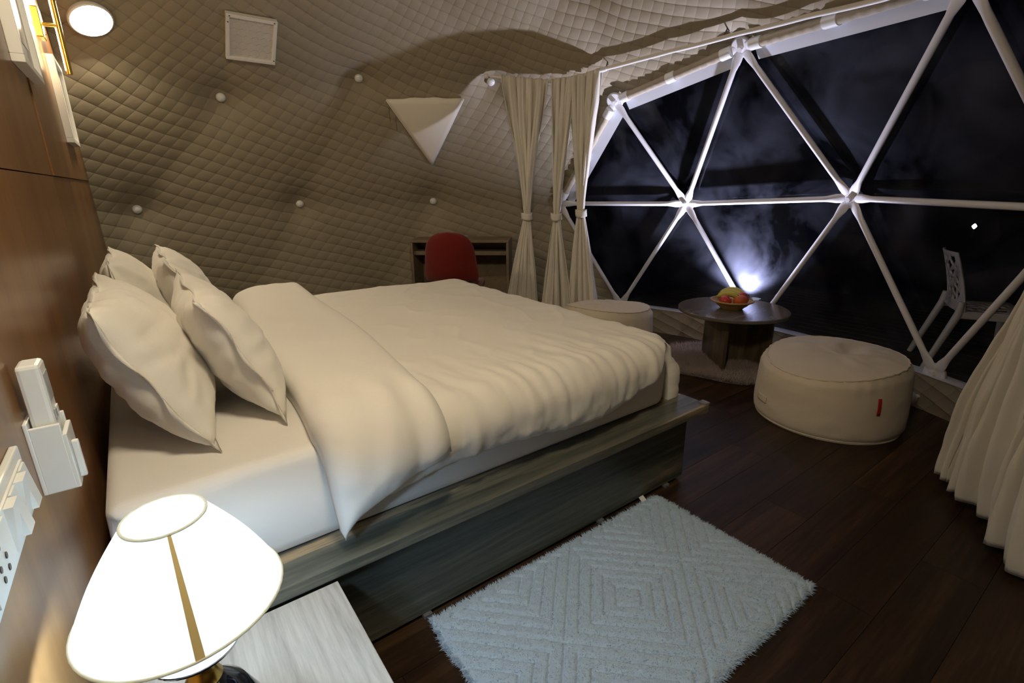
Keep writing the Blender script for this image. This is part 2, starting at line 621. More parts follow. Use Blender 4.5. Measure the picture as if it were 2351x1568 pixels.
# ------------------------------------------------------------------ liner (the ceiling and back wall in one padded skin)
NS = 22
lb = B(); luv = []


def tuft(p):
    d = min((p - q).length for q in NEAR)
    inward = (DC - p).normalized()
    off = 0.048 * (1 - exp(-(d / 0.15) ** 2)) + 0.008 * fbm(p.x * 1.7, p.y * 1.7, p.z * 1.7, 2)
    return p + inward * off


for t in LIN:
    a, b_, c_ = (nodes[i] for i in t)
    if max(q.x for q in (a, b_, c_)) < -0.45:
        continue
    NEAR = [a, b_, c_]
    o = len(lb.v)
    ids = {}
    for i in range(NS + 1):
        for j in range(NS + 1 - i):
            p = a + (b_ - a) * (i / NS) + (c_ - a) * (j / NS)
            ids[i, j] = len(lb.v)
            lb.v.append(tuft(p))
    for i in range(NS):
        for j in range(NS - i):
            lb.f.append((ids[i, j], ids[i + 1, j], ids[i, j + 1]))
            if i + j < NS - 1:
                lb.f.append((ids[i + 1, j], ids[i + 1, j + 1], ids[i, j + 1]))
ceil = lb.build('ceiling', 'quilted_liner', origin=(DC.x, DC.y, 0.0), smooth=True, weld=0.002)
tag(ceil, 'beige quilted fabric liner tufted at each node of the dome', kind='structure')
# face normals towards the room, cut the part behind the partition, UVs in metres along the shell
bm = bmesh.new(); bm.from_mesh(ceil.data)
off0 = Vector((DC.x, DC.y, 0.0))
kill = [f for f in bm.faces if all((v.co + off0).x < wall_x((v.co + off0).y) - 0.06 for v in f.verts)]
bmesh.ops.delete(bm, geom=kill, context='FACES')
for f in bm.faces:
    if f.normal.dot(f.calc_center_median() - Vector((0, 0, DC.z))) > 0:
        f.normal_flip()
uvl = bm.loops.layers.uv.new('UVMap')
for f in bm.faces:
    fc = f.calc_center_median()
    faz = math.atan2(fc.y, fc.x)
    for l in f.loops:
        p = l.vert.co
        az = math.atan2(p.y, p.x)
        while az - faz > pi: az -= 2 * pi
        while az - faz < -pi: az += 2 * pi
        el = math.atan2(p.z - DC.z, hypot(p.x, p.y))
        l[uvl].uv = (az * 2.6, el * DR)
bm.to_mesh(ceil.data)
BV = BVHTree.FromBMesh(bm)
bm.free()


def on_liner(target, lift=0.0):
    """point of the liner seen from the dome centre towards target, with the normal into the room"""
    o = Vector((0, 0, DC.z))
    d = (Vector(target) - DC).normalized()
    hit, nrm, i_, dist = BV.ray_cast(o, d)
    if hit is None:
        hit = o + d * (DR - 0.1); nrm = -d
    if nrm.dot(d) > 0:
        nrm = -nrm
    return hit + off0 + nrm * lift, nrm


# low quilted skirt between floor and first ring
sk = B()
rs = []
NA = 150


def skirt(u, v):
    az = 2 * pi * u
    r = 2.955 - 0.02 * v + 0.006 * fbm(u * 60, v * 3, 2.0)
    return (DC.x + r * cos(az), DC.y + r * sin(az), 0.225 * v)


sk.grid(skirt, NA, 4, wrap=True)
skirt_o = sk.build('baseboard_round', 'quilted_liner', origin=(DC.x, DC.y, 0), smooth=True)
tag(skirt_o, 'low quilted fabric skirt running round the foot of the dome', kind='structure')
uvs = skirt_o.data.uv_layers.new(name='UVMap')
for p in skirt_o.data.polygons:
    for li in p.loop_indices:
        co = skirt_o.data.vertices[skirt_o.data.loops[li].vertex_index].co
        uvs.data[li].uv = (math.atan2(co.y, co.x) * 2.9, co.z)
# ledge that closes the gap between skirt and film
lg = B()
lg.grid(lambda u, v: (DC.x + (2.93 + 0.11 * v) * cos(2 * pi * u), DC.y + (2.93 + 0.11 * v) * sin(2 * pi * u), 0.226), NA, 1, wrap=True)
tag(lg.build('trim_ledge', 'hem_vinyl', origin=(DC.x, DC.y, 0.0)), 'pale vinyl ledge on top of the quilted skirt', kind='structure')

# ------------------------------------------------------------------ floor: dark planks
floor = thing('floor', (1.0, 1.99, -0.02), 'dark walnut plank floor of the dome', kind='structure')


def clip_convex(poly, planes):
    for (nx, ny, d) in planes:
        out = []
        for i in range(len(poly)):
            p, q = poly[i], poly[(i + 1) % len(poly)]
            a = nx * p[0] + ny * p[1] - d
            c = nx * q[0] + ny * q[1] - d
            if a <= 0: out.append(p)
            if (a < 0 < c) or (c < 0 < a):
                t = a / (a - c)
                out.append((p[0] + t * (q[0] - p[0]), p[1] + t * (q[1] - p[1])))
        poly = out
        if len(poly) < 3:
            return []
    return poly


planes = [(cos(a), sin(a), cos(a) * DC.x + sin(a) * DC.y + 3.0) for a in [2 * pi * k / 40 for k in range(40)]]
planes.append((-1.0, 0.0, 0.22))
PW, PL = 0.182, 1.22
sub = B()
sub.prism([(DC.x + 3.03 * cos(2 * pi * k / 40), DC.y + 3.03 * sin(2 * pi * k / 40)) for k in range(40)], -0.06, -0.0135)
sub.build('subfloor', 'black_plastic', floor)
row = 0
y = -1.1
while y < 5.1:
    x = -0.9 - (row * 0.437) % PL
    while x < 4.1:
        poly = clip_convex([(x + 0.0007, y + 0.0007), (x + PL - 0.0007, y + 0.0007), (x + PL - 0.0007, y + PW - 0.0007), (x + 0.0007, y + PW - 0.0007)], planes)
        if len(poly) >= 3:
            area = abs(sum(poly[i][0] * poly[(i + 1) % len(poly)][1] - poly[(i + 1) % len(poly)][0] * poly[i][1] for i in range(len(poly)))) / 2
            if area > 0.004:
                B().prism(poly, -0.014, random.uniform(-0.0006, 0.0)).build('plank', 'walnut_planks', floor)
        x += PL
    y += PW
    row += 1

# deck outside
deck = thing('deck', (5.0, 1.5, -0.03), 'dark timber deck outside the dome', kind='structure')
for k in range(20):
    x0 = 4.03 + 0.15 * k
    B().box((x0 + 0.072, 1.4, -0.02), (0.140, 5.2, 0.03)).build('board', 'deck_wood', deck)

# ------------------------------------------------------------------ timber partition on the left
wall = thing('wall_left', (wall_x(2.0), 2.0, 0.0), 'brown wood veneer partition behind the head of the bed', kind='structure')
WR = sqrt(DR * DR - 1.2 ** 2) + 0.03
wpl = [(cos(a), sin(a), cos(a) * DC.y + sin(a) * DC.z + WR) for a in [2 * pi * k / 72 for k in range(72)]]


def wall_panel(y0, y1, z0, z1, proud, name='veneer_panel'):
    poly = clip_convex([(y0, z0), (y1, z0), (y1, z1), (y0, z1)], wpl)
    b = B()
    n = len(poly)
    vs = [(wall_x(q[0]) + proud, q[0], q[1]) for q in poly] + [(wall_x(q[0]) - 0.035, q[0], q[1]) for q in poly]
    fs = [tuple(range(n)), tuple(reversed(range(n, 2 * n)))] + [(i, n + i, n + (i + 1) % n, (i + 1) % n) for i in range(n)]
    b.add(vs, fs)
    return b.build(name, 'brown_veneer', wall)


wall_panel(-1.0, 2.455, 0.0, 1.388, 0.0)
wall_panel(2.457, 5.0, 0.0, 1.388, 0.0)
wall_panel(-1.0, 2.455, 1.391, 3.4, 0.0)
wall_panel(2.457, 5.0, 1.391, 3.4, 0.004)

# ------------------------------------------------------------------ dome frame: struts, hubs, caps
frame = thing('dome_frame', (DC.x, DC.y, 0.0), 'white steel tube frame of the geodesic dome seen across the window', 'frame')
win = thing('window_1', (3.9, 1.6, 0.2), 'large clear film window of triangular panes in the dome', kind='structure')
edges = set()
for t in WIN:
    for i in range(3):
        edges.add(tuple(sorted((t[i], t[(i + 1) % 3]))))
IN = 0.055


def strut_pt(i):
    p = nodes[i]
    return p + (DC - p).normalized() * IN


hubset = set()
lin_edges = set()
for t in LIN:
    for i in range(3):
        lin_edges.add(tuple(sorted((t[i], t[(i + 1) % 3]))))
for (i, j) in sorted(edges):
    if i < 15 and j < 15:
        continue
    p, q = strut_pt(i), strut_pt(j)
    hubset.update((i, j))
    d = (q - p); L = d.length; d.normalize()
    rr = 0.0185
    nrm = (DC - (p + q) / 2).normalized()
    side = d.cross(nrm).normalized()
    b = B()
    st = [(0.035, 0.030, 0.006), (0.085, 0.030, 0.006), (0.15, rr, rr * 0.9), (0.2, rr, rr), (L - 0.2, rr, rr), (L - 0.15, rr, rr * 0.9), (L - 0.085, 0.030, 0.006), (L - 0.035, 0.030, 0.006)]
    n = 14
    o = 0
    for (s_, wx, wz) in st:
        for k in range(n):
            th = 2 * pi * k / n
            b.v.append(p + d * s_ + side * (cos(th) * wx) + nrm * (sin(th) * wz))
    for a in range(len(st) - 1):
        for k in range(n):
            k2 = (k + 1) % n
            b.f.append((a * n + k, a * n + k2, (a + 1) * n + k2, (a + 1) * n + k))
    b.f.append(tuple(reversed(range(n))))
    b.f.append(tuple((len(st) - 1) * n + k for k in range(n)))
    b.build('strut', 'white_steel', frame, smooth=True, sharp=50)

for i in sorted(hubset):
    p = strut_pt(i)
    nrm = (DC - p).normalized()
    xx = Vector((0, 0, 1)).cross(nrm).normalized(); yy = nrm.cross(xx)
    M = frame_matrix(xx, yy, nrm, p)
    hub = B().lathe([(0.0, -0.014), (0.062, -0.014), (0.066, -0.008), (0.066, 0.006), (0.060, 0.011), (0.0, 0.011)], n=24, cap=False).xf(M).build('hub', 'white_steel', frame, smooth=True, sharp=40)
    B().lathe([(0.020, 0.010), (0.020, 0.028), (0.017, 0.032), (0.0, 0.032)], n=6, cap=False).xf(M).build('bolt', 'white_steel', hub, smooth=False)
# round caps where the frame bolts come through the liner
seen_az = (20, 130)
for i, p in enumerate(nodes[:45]):
    if i in hubset or p.x < 0.0:
        continue
    if i < 15 and not (-75 < az_of(p) < 45):
        continue
    nrm = (DC - p).normalized()
    xx = Vector((0, 0, 1)).cross(nrm).normalized(); yy = nrm.cross(xx)
    M = frame_matrix(xx, yy, nrm, p + nrm * 0.012)
    B().lathe([(0.012, -0.04), (0.012, 0.0), (0.031, 0.0), (0.033, 0.006), (0.029, 0.018), (0.015, 0.026), (0.0, 0.028)], n=20, cap=False).xf(M).build('bolt_cap', 'white_plastic', frame, smooth=True, sharp=60)
# knobs at the foot of the window
for az in (-23, -47):
    q = Vector((DC.x + 2.90 * cos(radians(az)), DC.y + 2.90 * sin(radians(az)), 0.075))
    nrm = (Vector((DC.x, DC.y, 0.075)) - q).normalized()
    xx = Vector((0, 0, 1)).cross(nrm).normalized(); yy = nrm.cross(xx)
    B().lathe([(0.012, -0.05), (0.012, 0.0), (0.036, 0.0), (0.038, 0.008), (0.03, 0.024), (0.0, 0.032)], n=20, cap=False).xf(frame_matrix(xx, yy, nrm, q)).build('bolt_cap', 'white_plastic', frame, smooth=True, sharp=60)

for t in WIN:
    ps = [nodes[i] + (nodes[i] - DC).normalized() * 0.0 for i in t]
    B().add(ps, [(0, 1, 2)]).build('pane', 'window_film', win)

# hem strip and cuffs along the upper window edge, where the liner is turned round the tubes
for (i, j) in sorted(edges & lin_edges):
    if i < 15 or j < 15:
        continue
    p, q = nodes[i], nodes[j]
    mid = (p + q) / 2
    wt = [t for t in WIN if i in t and j in t][0]
    third = nodes[[k for k in wt if k not in (i, j)][0]]
    inw = (third - mid); d = (q - p).normalized()
    inw = (inw - d * inw.dot(d)).normalized()
    nrm = (DC - mid).normalized()
    b = B()
    a0, a1 = p + d * 0.07, q - d * 0.07
    for (e0, e1, h0, h1) in ((0.0, 0.115, 0.012, 0.02),):
        vs = []
        for base in (a0, a1):
            vs += [base + inw * e0 + nrm * h0, base + inw * e1 + nrm * h0, base + inw * e1 + nrm * h1, base + inw * e0 + nrm * h1]
        b.add(vs, [(0, 1, 2, 3), (7, 6, 5, 4), (0, 4, 5, 1), (1, 5, 6, 2), (2, 6, 7, 3), (3, 7, 4, 0)])
    b.build('hem_strip', 'hem_vinyl', win)
    # fabric roll over the tube
    sp, sq = strut_pt(i), strut_pt(j)
    L = (sq - sp).length
    rb = B()
    n = 40
    rb.tube([sp + (sq - sp) * (0.12 + 0.76 * k / n) + nrm * 0.004 * sin(k * 2.1) for k in range(n + 1)], [0.030 + 0.004 * fbm(k * 0.5, i * 3.1) for k in range(n + 1)], n=14)
    r_o = rb.build('fabric_sleeve', 'liner_fabric', win, smooth=True)
    for f_ in (0.10, 0.5, 0.90):
        c0 = sp + (sq - sp) * (f_ - 0.035); c1 = sp + (sq - sp) * (f_ + 0.035)
        B().tube([c0, c0 + (c1 - c0) * 0.02, c0 + (c1 - c0) * 0.98, c1], [0.030, 0.036, 0.036, 0.030], n=18).build('cuff', 'white_plastic', win, smooth=True, sharp=50)

# ------------------------------------------------------------------ curtain track
ROD = [(48.45, 2.156, 2.235), (42.06, 2.117, 2.189), (36.64, 2.091, 2.187), (32.22, 2.089, 2.188), (28.12, 2.11, 2.179), (25.11, 2.133, 2.174), (17.7, 2.153, 2.13),
       (11.0, 2.169, 2.112), (-0.8, 2.192, 2.14), (-13.3, 2.168, 2.104), (-24.0, 2.138, 2.14), (-36.0, 2.12, 2.15), (-48.0, 2.10, 2.15), (-60.0, 2.09, 2.15), (-72.0, 2.09, 2.15)]   # azimuth, height, radius


def rod_pt(az, r=None):
    a = max(ROD[-1][0], min(ROD[0][0], az))
    for k in range(len(ROD) - 1):
        if ROD[k][0] >= a >= ROD[k + 1][0]:
            f = (ROD[k][0] - a) / (ROD[k][0] - ROD[k + 1][0])
            z = ROD[k][1] + f * (ROD[k + 1][1] - ROD[k][1])
            rr = ROD[k][2] + f * (ROD[k + 1][2] - ROD[k][2])
            break
    if r is None:
        r = rr
    return Vector((DC.x + r * cos(radians(az)), DC.y + r * sin(radians(az)), z))


rod = thing('curtain_track', rod_pt(0), 'white curtain rail bent along the top of the window', 'curtain rail')
B().tube([rod_pt(48.0 - 1.2 * k) for k in range(20)], 0.011, n=10).build('rail', 'frame_white', rod, smooth=True, sharp=60)
B().tube([rod_pt(25.2 - 1.8 * k) for k in range(53)], 0.014, n=10).build('rail', 'frame_white', rod, smooth=True, sharp=60)
B().lathe([(0, -0.018), (0.015, -0.015), (0.018, 0), (0.015, 0.015), (0, 0.018)], rod_pt(48.8), n=14, cap=False).build('end_knob', 'frame_white', rod, smooth=True)
B().tube([rod_pt(27.0), rod_pt(24.0)], 0.017, n=12).build('rail_joint', 'white_plastic', rod, smooth=True, sharp=60)
for az in (24.0, 1.5, -21.0, -45.0):
    p = rod_pt(az)
    e, _ = on_liner(p, 0.0)
    up = p + Vector((0, 0, 0.02))
    B().tube([p + Vector((0, 0, -0.005)), up, up + (e - up) * 0.5 + Vector((0, 0, 0.02)), e], 0.0045, n=8).build('hook', 'dark_steel', rod, smooth=True)


# ------------------------------------------------------------------ curtains
def curtain(azt, aztie, azb, ztie, label, seed, nfold=5, rb=2.25, zb=0.03, wt=0.055, rt=2.165, rtie=2.20, flare=1.0):
    rnd = random.Random(seed)
    mid = rod_pt((azt[0] + azt[1]) / 2, rb)
    root = thing('curtain', (DC.x + rb * cos(radians(aztie)), DC.y + rb * sin(radians(aztie)), zb), label, 'curtain', 'tied white curtains at the window')
    ph = rnd.uniform(0, 6)
    jit = [rnd.uniform(-0.35, 0.35) for _ in range(nfold + 2)]

    def pt(u, v):
        # v 0 top .. 1 hem ; tie at vt
        vt = 0.5
        if v <= vt:
            s = v / vt
            k = smooth01(s) ** 0.85
            lo = azt[0] + (aztie + math.degrees(wt / rtie) * 0.5 - azt[0]) * k
            hi = azt[1] + (aztie - math.degrees(wt / rtie) * 0.5 - azt[1]) * k
            z0 = rod_pt(azt[0] + (azt[1] - azt[0]) * u).z - 0.0
            z = z0 + 0.012 * (1 - s) + (ztie - z0) * s
            r = rt + (rtie - rt) * s
            amp = 0.024 + 0.022 * sin(pi * min(1, s * 1.0)) * (1 - 0.35 * s)
            amp *= (1.0 if s < 0.94 else 0.75)
        else:
            s = (v - vt) / (1 - vt)
            k = 1 - (1 - s) ** 1.7
            k = 0.25 * s + 0.75 * k
            lo = aztie + math.degrees(wt / rtie) * 0.5 + (azb[0] - aztie - math.degrees(wt / rtie) * 0.5) * k
            hi = aztie - math.degrees(wt / rtie) * 0.5 + (azb[1] - aztie + math.degrees(wt / rtie) * 0.5) * k
            z = ztie + (zb - ztie) * s
            r = rtie + (rb - rtie) * s
            amp = 0.018 + 0.035 * smooth01(s) * flare
        uu = u + 0.03 * sin(u * 9 + ph + v * 2.0)
        az = lo + (hi - lo) * u
        w = 2 * pi * nfold * uu + ph + jit[int(u * nfold)] * sin(v * 3)
        fold = amp * (sin(w) + 0.38 * sin(2.3 * w + seed + v * 5) + 0.18 * sin(5.3 * w + v * 9)) + 0.014 * fbm(u * 7 + seed, v * 6, 0.3)
        if v < 0.02:
            fold *= 0.7
        z += 0.012 * sin(w * 0.5 + seed) * smooth01((v - 0.9) / 0.1)
        da = math.degrees(0.5 * amp * cos(w + 0.8) / r)
        return Vector((DC.x + (r - fold) * cos(radians(az + da)), DC.y + (r - fold) * sin(radians(az + da)), z))
    cl = B().grid(pt, 130, 90).build('drape', 'curtain_cloth', root, smooth=True)
    so = cl.modifiers.new('thickness', 'SOLIDIFY'); so.thickness = 0.003
    # heading tape behind the gathers
    B().grid(lambda u, v: pt(u, 0.012 + 0.03 * v) + Vector((-cos(radians(aztie)), -sin(radians(aztie)), 0)) * -0.006, 130, 3).build('heading_tape', 'curtain_cloth', root, smooth=True)
    # tie band
    ct = Vector((DC.x + rtie * cos(radians(aztie)), DC.y + rtie * sin(radians(aztie)), ztie))
    er = Vector((cos(radians(aztie)), sin(radians(aztie)), 0)); et = Vector((-er.y, er.x, 0))
    tb = B()

    def band(u, v):
        th = 2 * pi * u
        a = wt * 0.5 + 0.014 + 0.003 * sin(3 * th + v * 3); bb = 0.043
        return ct + et * (a * cos(th)) + er * (bb * sin(th)) + Vector((0, 0, (v - 0.5) * 0.055 + 0.004 * sin(th * 2 + seed)))
    tb.grid(band, 36, 4, wrap=True)
    t_o = tb.build('tie_band', 'curtain_cloth', root, smooth=True)
    so = t_o.modifiers.new('thickness', 'SOLIDIFY'); so.thickness = 0.004
    return root


curtain((45.8, 35.6), 40.4, (46.5, 37.6), 1.085, 'tied white curtain furthest left on the rail, beside the desk', 3)
curtain((35.4, 29.9), 33.9, (38.0, 29.5), 1.085, 'tied white curtain between two others, middle one left of the window', 8, nfold=4)
curtain((31.2, 24.6), 28.5, (31.0, 23.6), 1.115, 'tied white curtain hanging at the left edge of the window panes', 15, nfold=4)
curtain((-50, -60), -51.0, (-39.6, -49.8), 1.10, 'white curtain flaring to the floor right of the round pouf', 21, nfold=4, rb=2.37, zb=0.05, flare=1.3)
curtain((-60.5, -68), -57.0, (-49.3, -62.5), 1.08, 'white curtain at the right edge of the picture, nearest the camera', 29, nfold=4, rb=2.31, zb=0.03, flare=1.3)

# ------------------------------------------------------------------ bed
bed = thing('bed_frame', (0.85, 2.2, 0.0), 'low grey wood laminate platform bed frame with overhanging ledge', 'bed frame')
PZ = 0.385
B().box((0.905, 1.245, PZ - 0.02), (2.13, 0.145, 0.04), bev=0.003).build('side_ledge', 'grey_laminate', bed)
B().box((0.905, 3.185, PZ - 0.02), (2.13, 0.145, 0.04), bev=0.003).build('side_ledge', 'grey_laminate', bed)
B().box((1.895, 2.215, PZ - 0.0205), (0.15, 1.794, 0.038), bev=0.003).build('foot_ledge', 'grey_laminate', bed)
B().box((0.87, 1.242, 0.180), (2.06, 0.022, 0.328), bev=0.002).build('side_panel', 'grey_laminate', bed)
B().box((0.87, 3.190, 0.180), (2.06, 0.022, 0.328), bev=0.002).build('side_panel', 'grey_laminate', bed)
B().box((1.888, 2.216, 0.180), (0.022, 1.924, 0.328), bev=0.002).build('foot_panel', 'grey_laminate', bed)
B().box((0.83, 2.215, PZ - 0.03), (1.97, 1.79, 0.018)).build('deck_board', 'grey_laminate', bed)
for x_ in (0.3, 0.95, 1.6):
    B().box((x_, 1.30, 0.172), (0.05, 0.05, 0.344)).build('leg', 'black_plastic', bed)
for x_ in (0.55, 1.78, 1.35):
    B().box((x_, 1.235, 0.008), (0.03, 0.03, 0.016), bev=0.003).build('foot_pad', 'clear_tab', bed)
B().box((1.955, 1.19, PZ + 0.004), (0.035, 0.04, 0.012), bev=0.004).build('corner_guard', 'clear_tab', bed)

MX0, MX1, MY0, MY1, MZ0, MZ1 = -0.165, 1.80, 1.295, 3.135, 0.386, 0.672
mb = B()
bmm = bmesh.new()
bmesh.ops.create_cube(bmm, size=1.0)
bmesh.ops.scale(bmm, vec=(MX1 - MX0, MY1 - MY0, MZ1 - MZ0), verts=bmm.verts)
bmesh.ops.translate(bmm, vec=((MX0 + MX1) / 2, (MY0 + MY1) / 2, (MZ0 + MZ1) / 2), verts=bmm.verts)
bmesh.ops.bevel(bmm, geom=list(bmm.edges), offset=0.045, segments=6, affect='EDGES', profile=0.6)
bmesh.ops.triangulate(bmm, faces=[f for f in bmm.faces if len(f.verts) > 4])
for _ in range(4):
    lng = [e for e in bmm.edges if e.calc_length() > 0.09]
    bmesh.ops.subdivide_edges(bmm, edges=lng, cuts=1, use_grid_fill=True)
bmesh.ops.triangulate(bmm, faces=bmm.faces)
for v in bmm.verts:
    p = v.co
    side_ = 1 if p.z < MZ1 - 0.05 else 0
    if p.z > MZ0 + 0.03:
        n_ = 0.006 * fbm(p.x * 3, p.y * 3, p.z * 7)
        if side_ and p.y < MY0 + 0.02:
            p.y += -0.010 * sin(pi * (p.z - MZ0) / (MZ1 - MZ0)) + 0.006 * fbm(p.x * 2.5 + p.z * 6, p.z * 3, 5)
        if p.z > MZ1 - 0.02:
            p.z += n_
    # crumpled head corner
    dcor = hypot(p.x - MX0, p.y - MY0)
    if dcor < 0.25 and p.z < MZ1 - 0.02:
        p.y += 0.014 * (1 - dcor / 0.25) * sin(p.x * 60 + p.z * 38)
bmm.verts.ensure_lookup_table()
mb.v = [v.co.copy() for v in bmm.verts]; bmm.verts.index_update()
mb.f = [tuple(v.index for v in f.verts) for f in bmm.faces]
bmm.free()
mat_o = mb.build('mattress', 'striped_sheet', smooth=True, sharp=80)
tag(mat_o, 'thick mattress in a white striped fitted sheet on the bed platform', 'mattress')

ZT = 0.676
EY0, EY1, EX1 = 1.325, 3.105, 1.770


def drape(a, b, off):
    """cloth coordinates (metres along the bed, metres across) -> point on the bedding"""
    n_ = EY0 - b if b < EY0 else (b - EY1 if b > EY1 else 0.0)
    sy = -1 if b < EY0 else 1
    f_ = max(0.0, a - EX1)
    d = hypot(n_, f_)
    bx, by = min(a, EX1), max(EY0, min(EY1, b))
    if d < 1e-6:
        return Vector((bx, by, ZT + off))
    dx, dy = f_ / d, sy * n_ / d
    r = 0.075 + 0.035 * (f_ / d) * smooth01((by - 1.45) / 0.4)
    th = min(d / r, pi / 2 * 0.97)
    ex = max(0.0, d - r * th)
    hz = r * sin(th) + 0.06 * ex
    vt = r * (1 - cos(th)) + ex
    nx, nz = sin(th), cos(th)
    return Vector((bx + dx * (hz + off * nx), by + dy * (hz + off * nx), ZT - vt + off * nz))


duvet = thing('duvet', (1.1, 2.2, MZ1), 'puffy white duvet with its head end folded back across the bed', 'duvet')
AD0, AD1 = 0.36, EX1 + 0.40
BD0, BD1 = EY0 - 0.215, EY1 + 0.30
NA_, NB_ = 170, 200


def wrinkle(a, b):
    edge = smooth01((1.75 - b) / 0.45)
    wv = 0.011 * edge * fbm(a * 11 + b * 2.0, b * 2.6, 1.0, 3)
    wv += 0.005 * edge * fbm(a * 26 + b * 3.0, b * 5.0, 5.0, 2)
    far_ = 0.006 * fbm(a * 1.6, b * 1.6, 2.0)
    ridg = 0.005 * (1 - abs(fbm(a * 1.3 + b * 2.4, b * 2.0 - a * 3.4, 9.0, 2))) ** 5
    foot = smooth01((a - 1.45) / 0.3)
    ft = 0.010 * foot * fbm(b * 9, a * 2.5, 7.0)
    return wv + far_ + ridg + ft


def duv_top(u, v):
    a = AD0 + (AD1 - AD0) * u
    hang = (0.215 - 0.045 * smooth01((a - 1.3) / 0.4)) * (1 - 0.88 * smooth01((a - 1.64) / 0.17)) + 0.02 * sin(a * 6.0) + 0.008 * fbm(a * 9, 4.0, 2.0)
    b0 = EY0 - hang
    b = b0 + (BD1 - b0) * v
    e = min(v * (BD1 - b0), (1 - u) * (AD1 - AD0), (1 - v) * (BD1 - b0))
    puff = (0.030 - 0.012 * smooth01((a - 1.2) / 0.45)) * (1 - exp(-(e / 0.05))) ** 0.8 + 0.012
    bulge = 0.012 * sin(pi * min(1, max(0, (a - 0.6) / 1.2))) * sin(pi * min(1, max(0, (b - 1.2) / 1.9)))
    low = (1 - u) * (AD1 - AD0)
    puff += 0.095 * smooth01((a - 1.87) / 0.10) * (1 - 0.25 * exp(-e / 0.03)) * (1 - exp(-low / 0.04))
    hem = 0.012 * exp(-e / 0.05) * fbm(a * 17, b * 17, 6.0) if e < 0.25 else 0.0
    return drape(a, b, puff + bulge + wrinkle(a, b) + hem)


def duv_bot(u, v):
    a = AD0 + (AD1 - AD0) * u
    hang = (0.215 - 0.045 * smooth01((a - 1.3) / 0.4)) * (1 - 0.88 * smooth01((a - 1.64) / 0.17)) + 0.02 * sin(a * 6.0) + 0.008 * fbm(a * 9, 4.0, 2.0)
    b0 = EY0 - hang
    b = b0 + (BD1 - b0) * v
    return drape(a, b, 0.006)


def cushion(top, bot, nu, nv):
    b = B()
    b.grid(top, nu, nv)
    w_ = nu + 1
    o = len(b.v)
    b.grid(bot, nu, nv)
    nf = nu * nv
    b.f[nf:] = [tuple(reversed(f)) for f in b.f[nf:]]
    per = [i for i in range(w_)] + [j * w_ + nu for j in range(1, nv + 1)] + [nv * w_ + i for i in range(nu - 1, -1, -1)] + [j * w_ for j in range(nv - 1, 0, -1)]
    for k in range(len(per)):
        p, q = per[k], per[(k + 1) % len(per)]
        b.f.append((q, p, o + p, o + q))
    return b


cushion(duv_top, duv_bot, NA_, NB_).build('cover', 'white_linen', duvet, smooth=True)


def fold_ab(u, v):
    # v 0 near hem .. 1 far hem ; u 0 head side fold .. 1 foot side edge
    hang = 0.285 + (0.135 - 0.285) * (u ** 0.55)
    b0 = EY0 - hang
    b = b0 + (EY1 + 0.22 - b0) * v
    t_ = (b - 1.3) / 1.9
    a0 = 0.285 + 0.10 * t_ + 0.015 * sin(b * 5)
    a1 = 0.655 + 0.13 * t_ + 0.02 * sin(b * 3.3 + 1)
    if b < EY0:
        k = (EY0 - b) / 0.285
        a0 += 0.055 * k
        a1 += 0.05 * k
    return a0 + (a1 - a0) * u, b


def fold_top(u, v):
    a, b = fold_ab(u, v)
    e = min(v * 2.0, (1 - v) * 2.0)
    prof = (1 - abs(2 * u - 1) ** 9) ** 0.5
    if u < 0.5:
        prof = (1 - (1 - 2 * u) ** 3.2) ** 0.5
    end = (1 - exp(-e / 0.05)) ** 0.7
    th = 0.052 + 0.062 * prof * end + 0.020 * exp(-((b - 3.0) / 0.3) ** 2) * prof
    hem = 0.010 * exp(-e / 0.09) * sin(a * 55 + 2 * fbm(a * 7, b * 5)) * end
    wr = 0.010 * fbm(a * 3.0, b * 2.0, 3.3) + 0.006 * smooth01((1.5 - b) / 0.3) * sin(a * 42 + 4 * fbm(a * 3, b * 3, 8))
    return drape(a, b, th + wr * prof + hem)


def fold_bot(u, v):
    a, b = fold_ab(u, v)
    lift = 0.046 * smooth01((a - 0.36) / 0.05)
    return drape(a, b, 0.004 + lift)


cushion(fold_top, fold_bot, 60, 180).build('folded_end', 'white_linen', duvet, smooth=True)


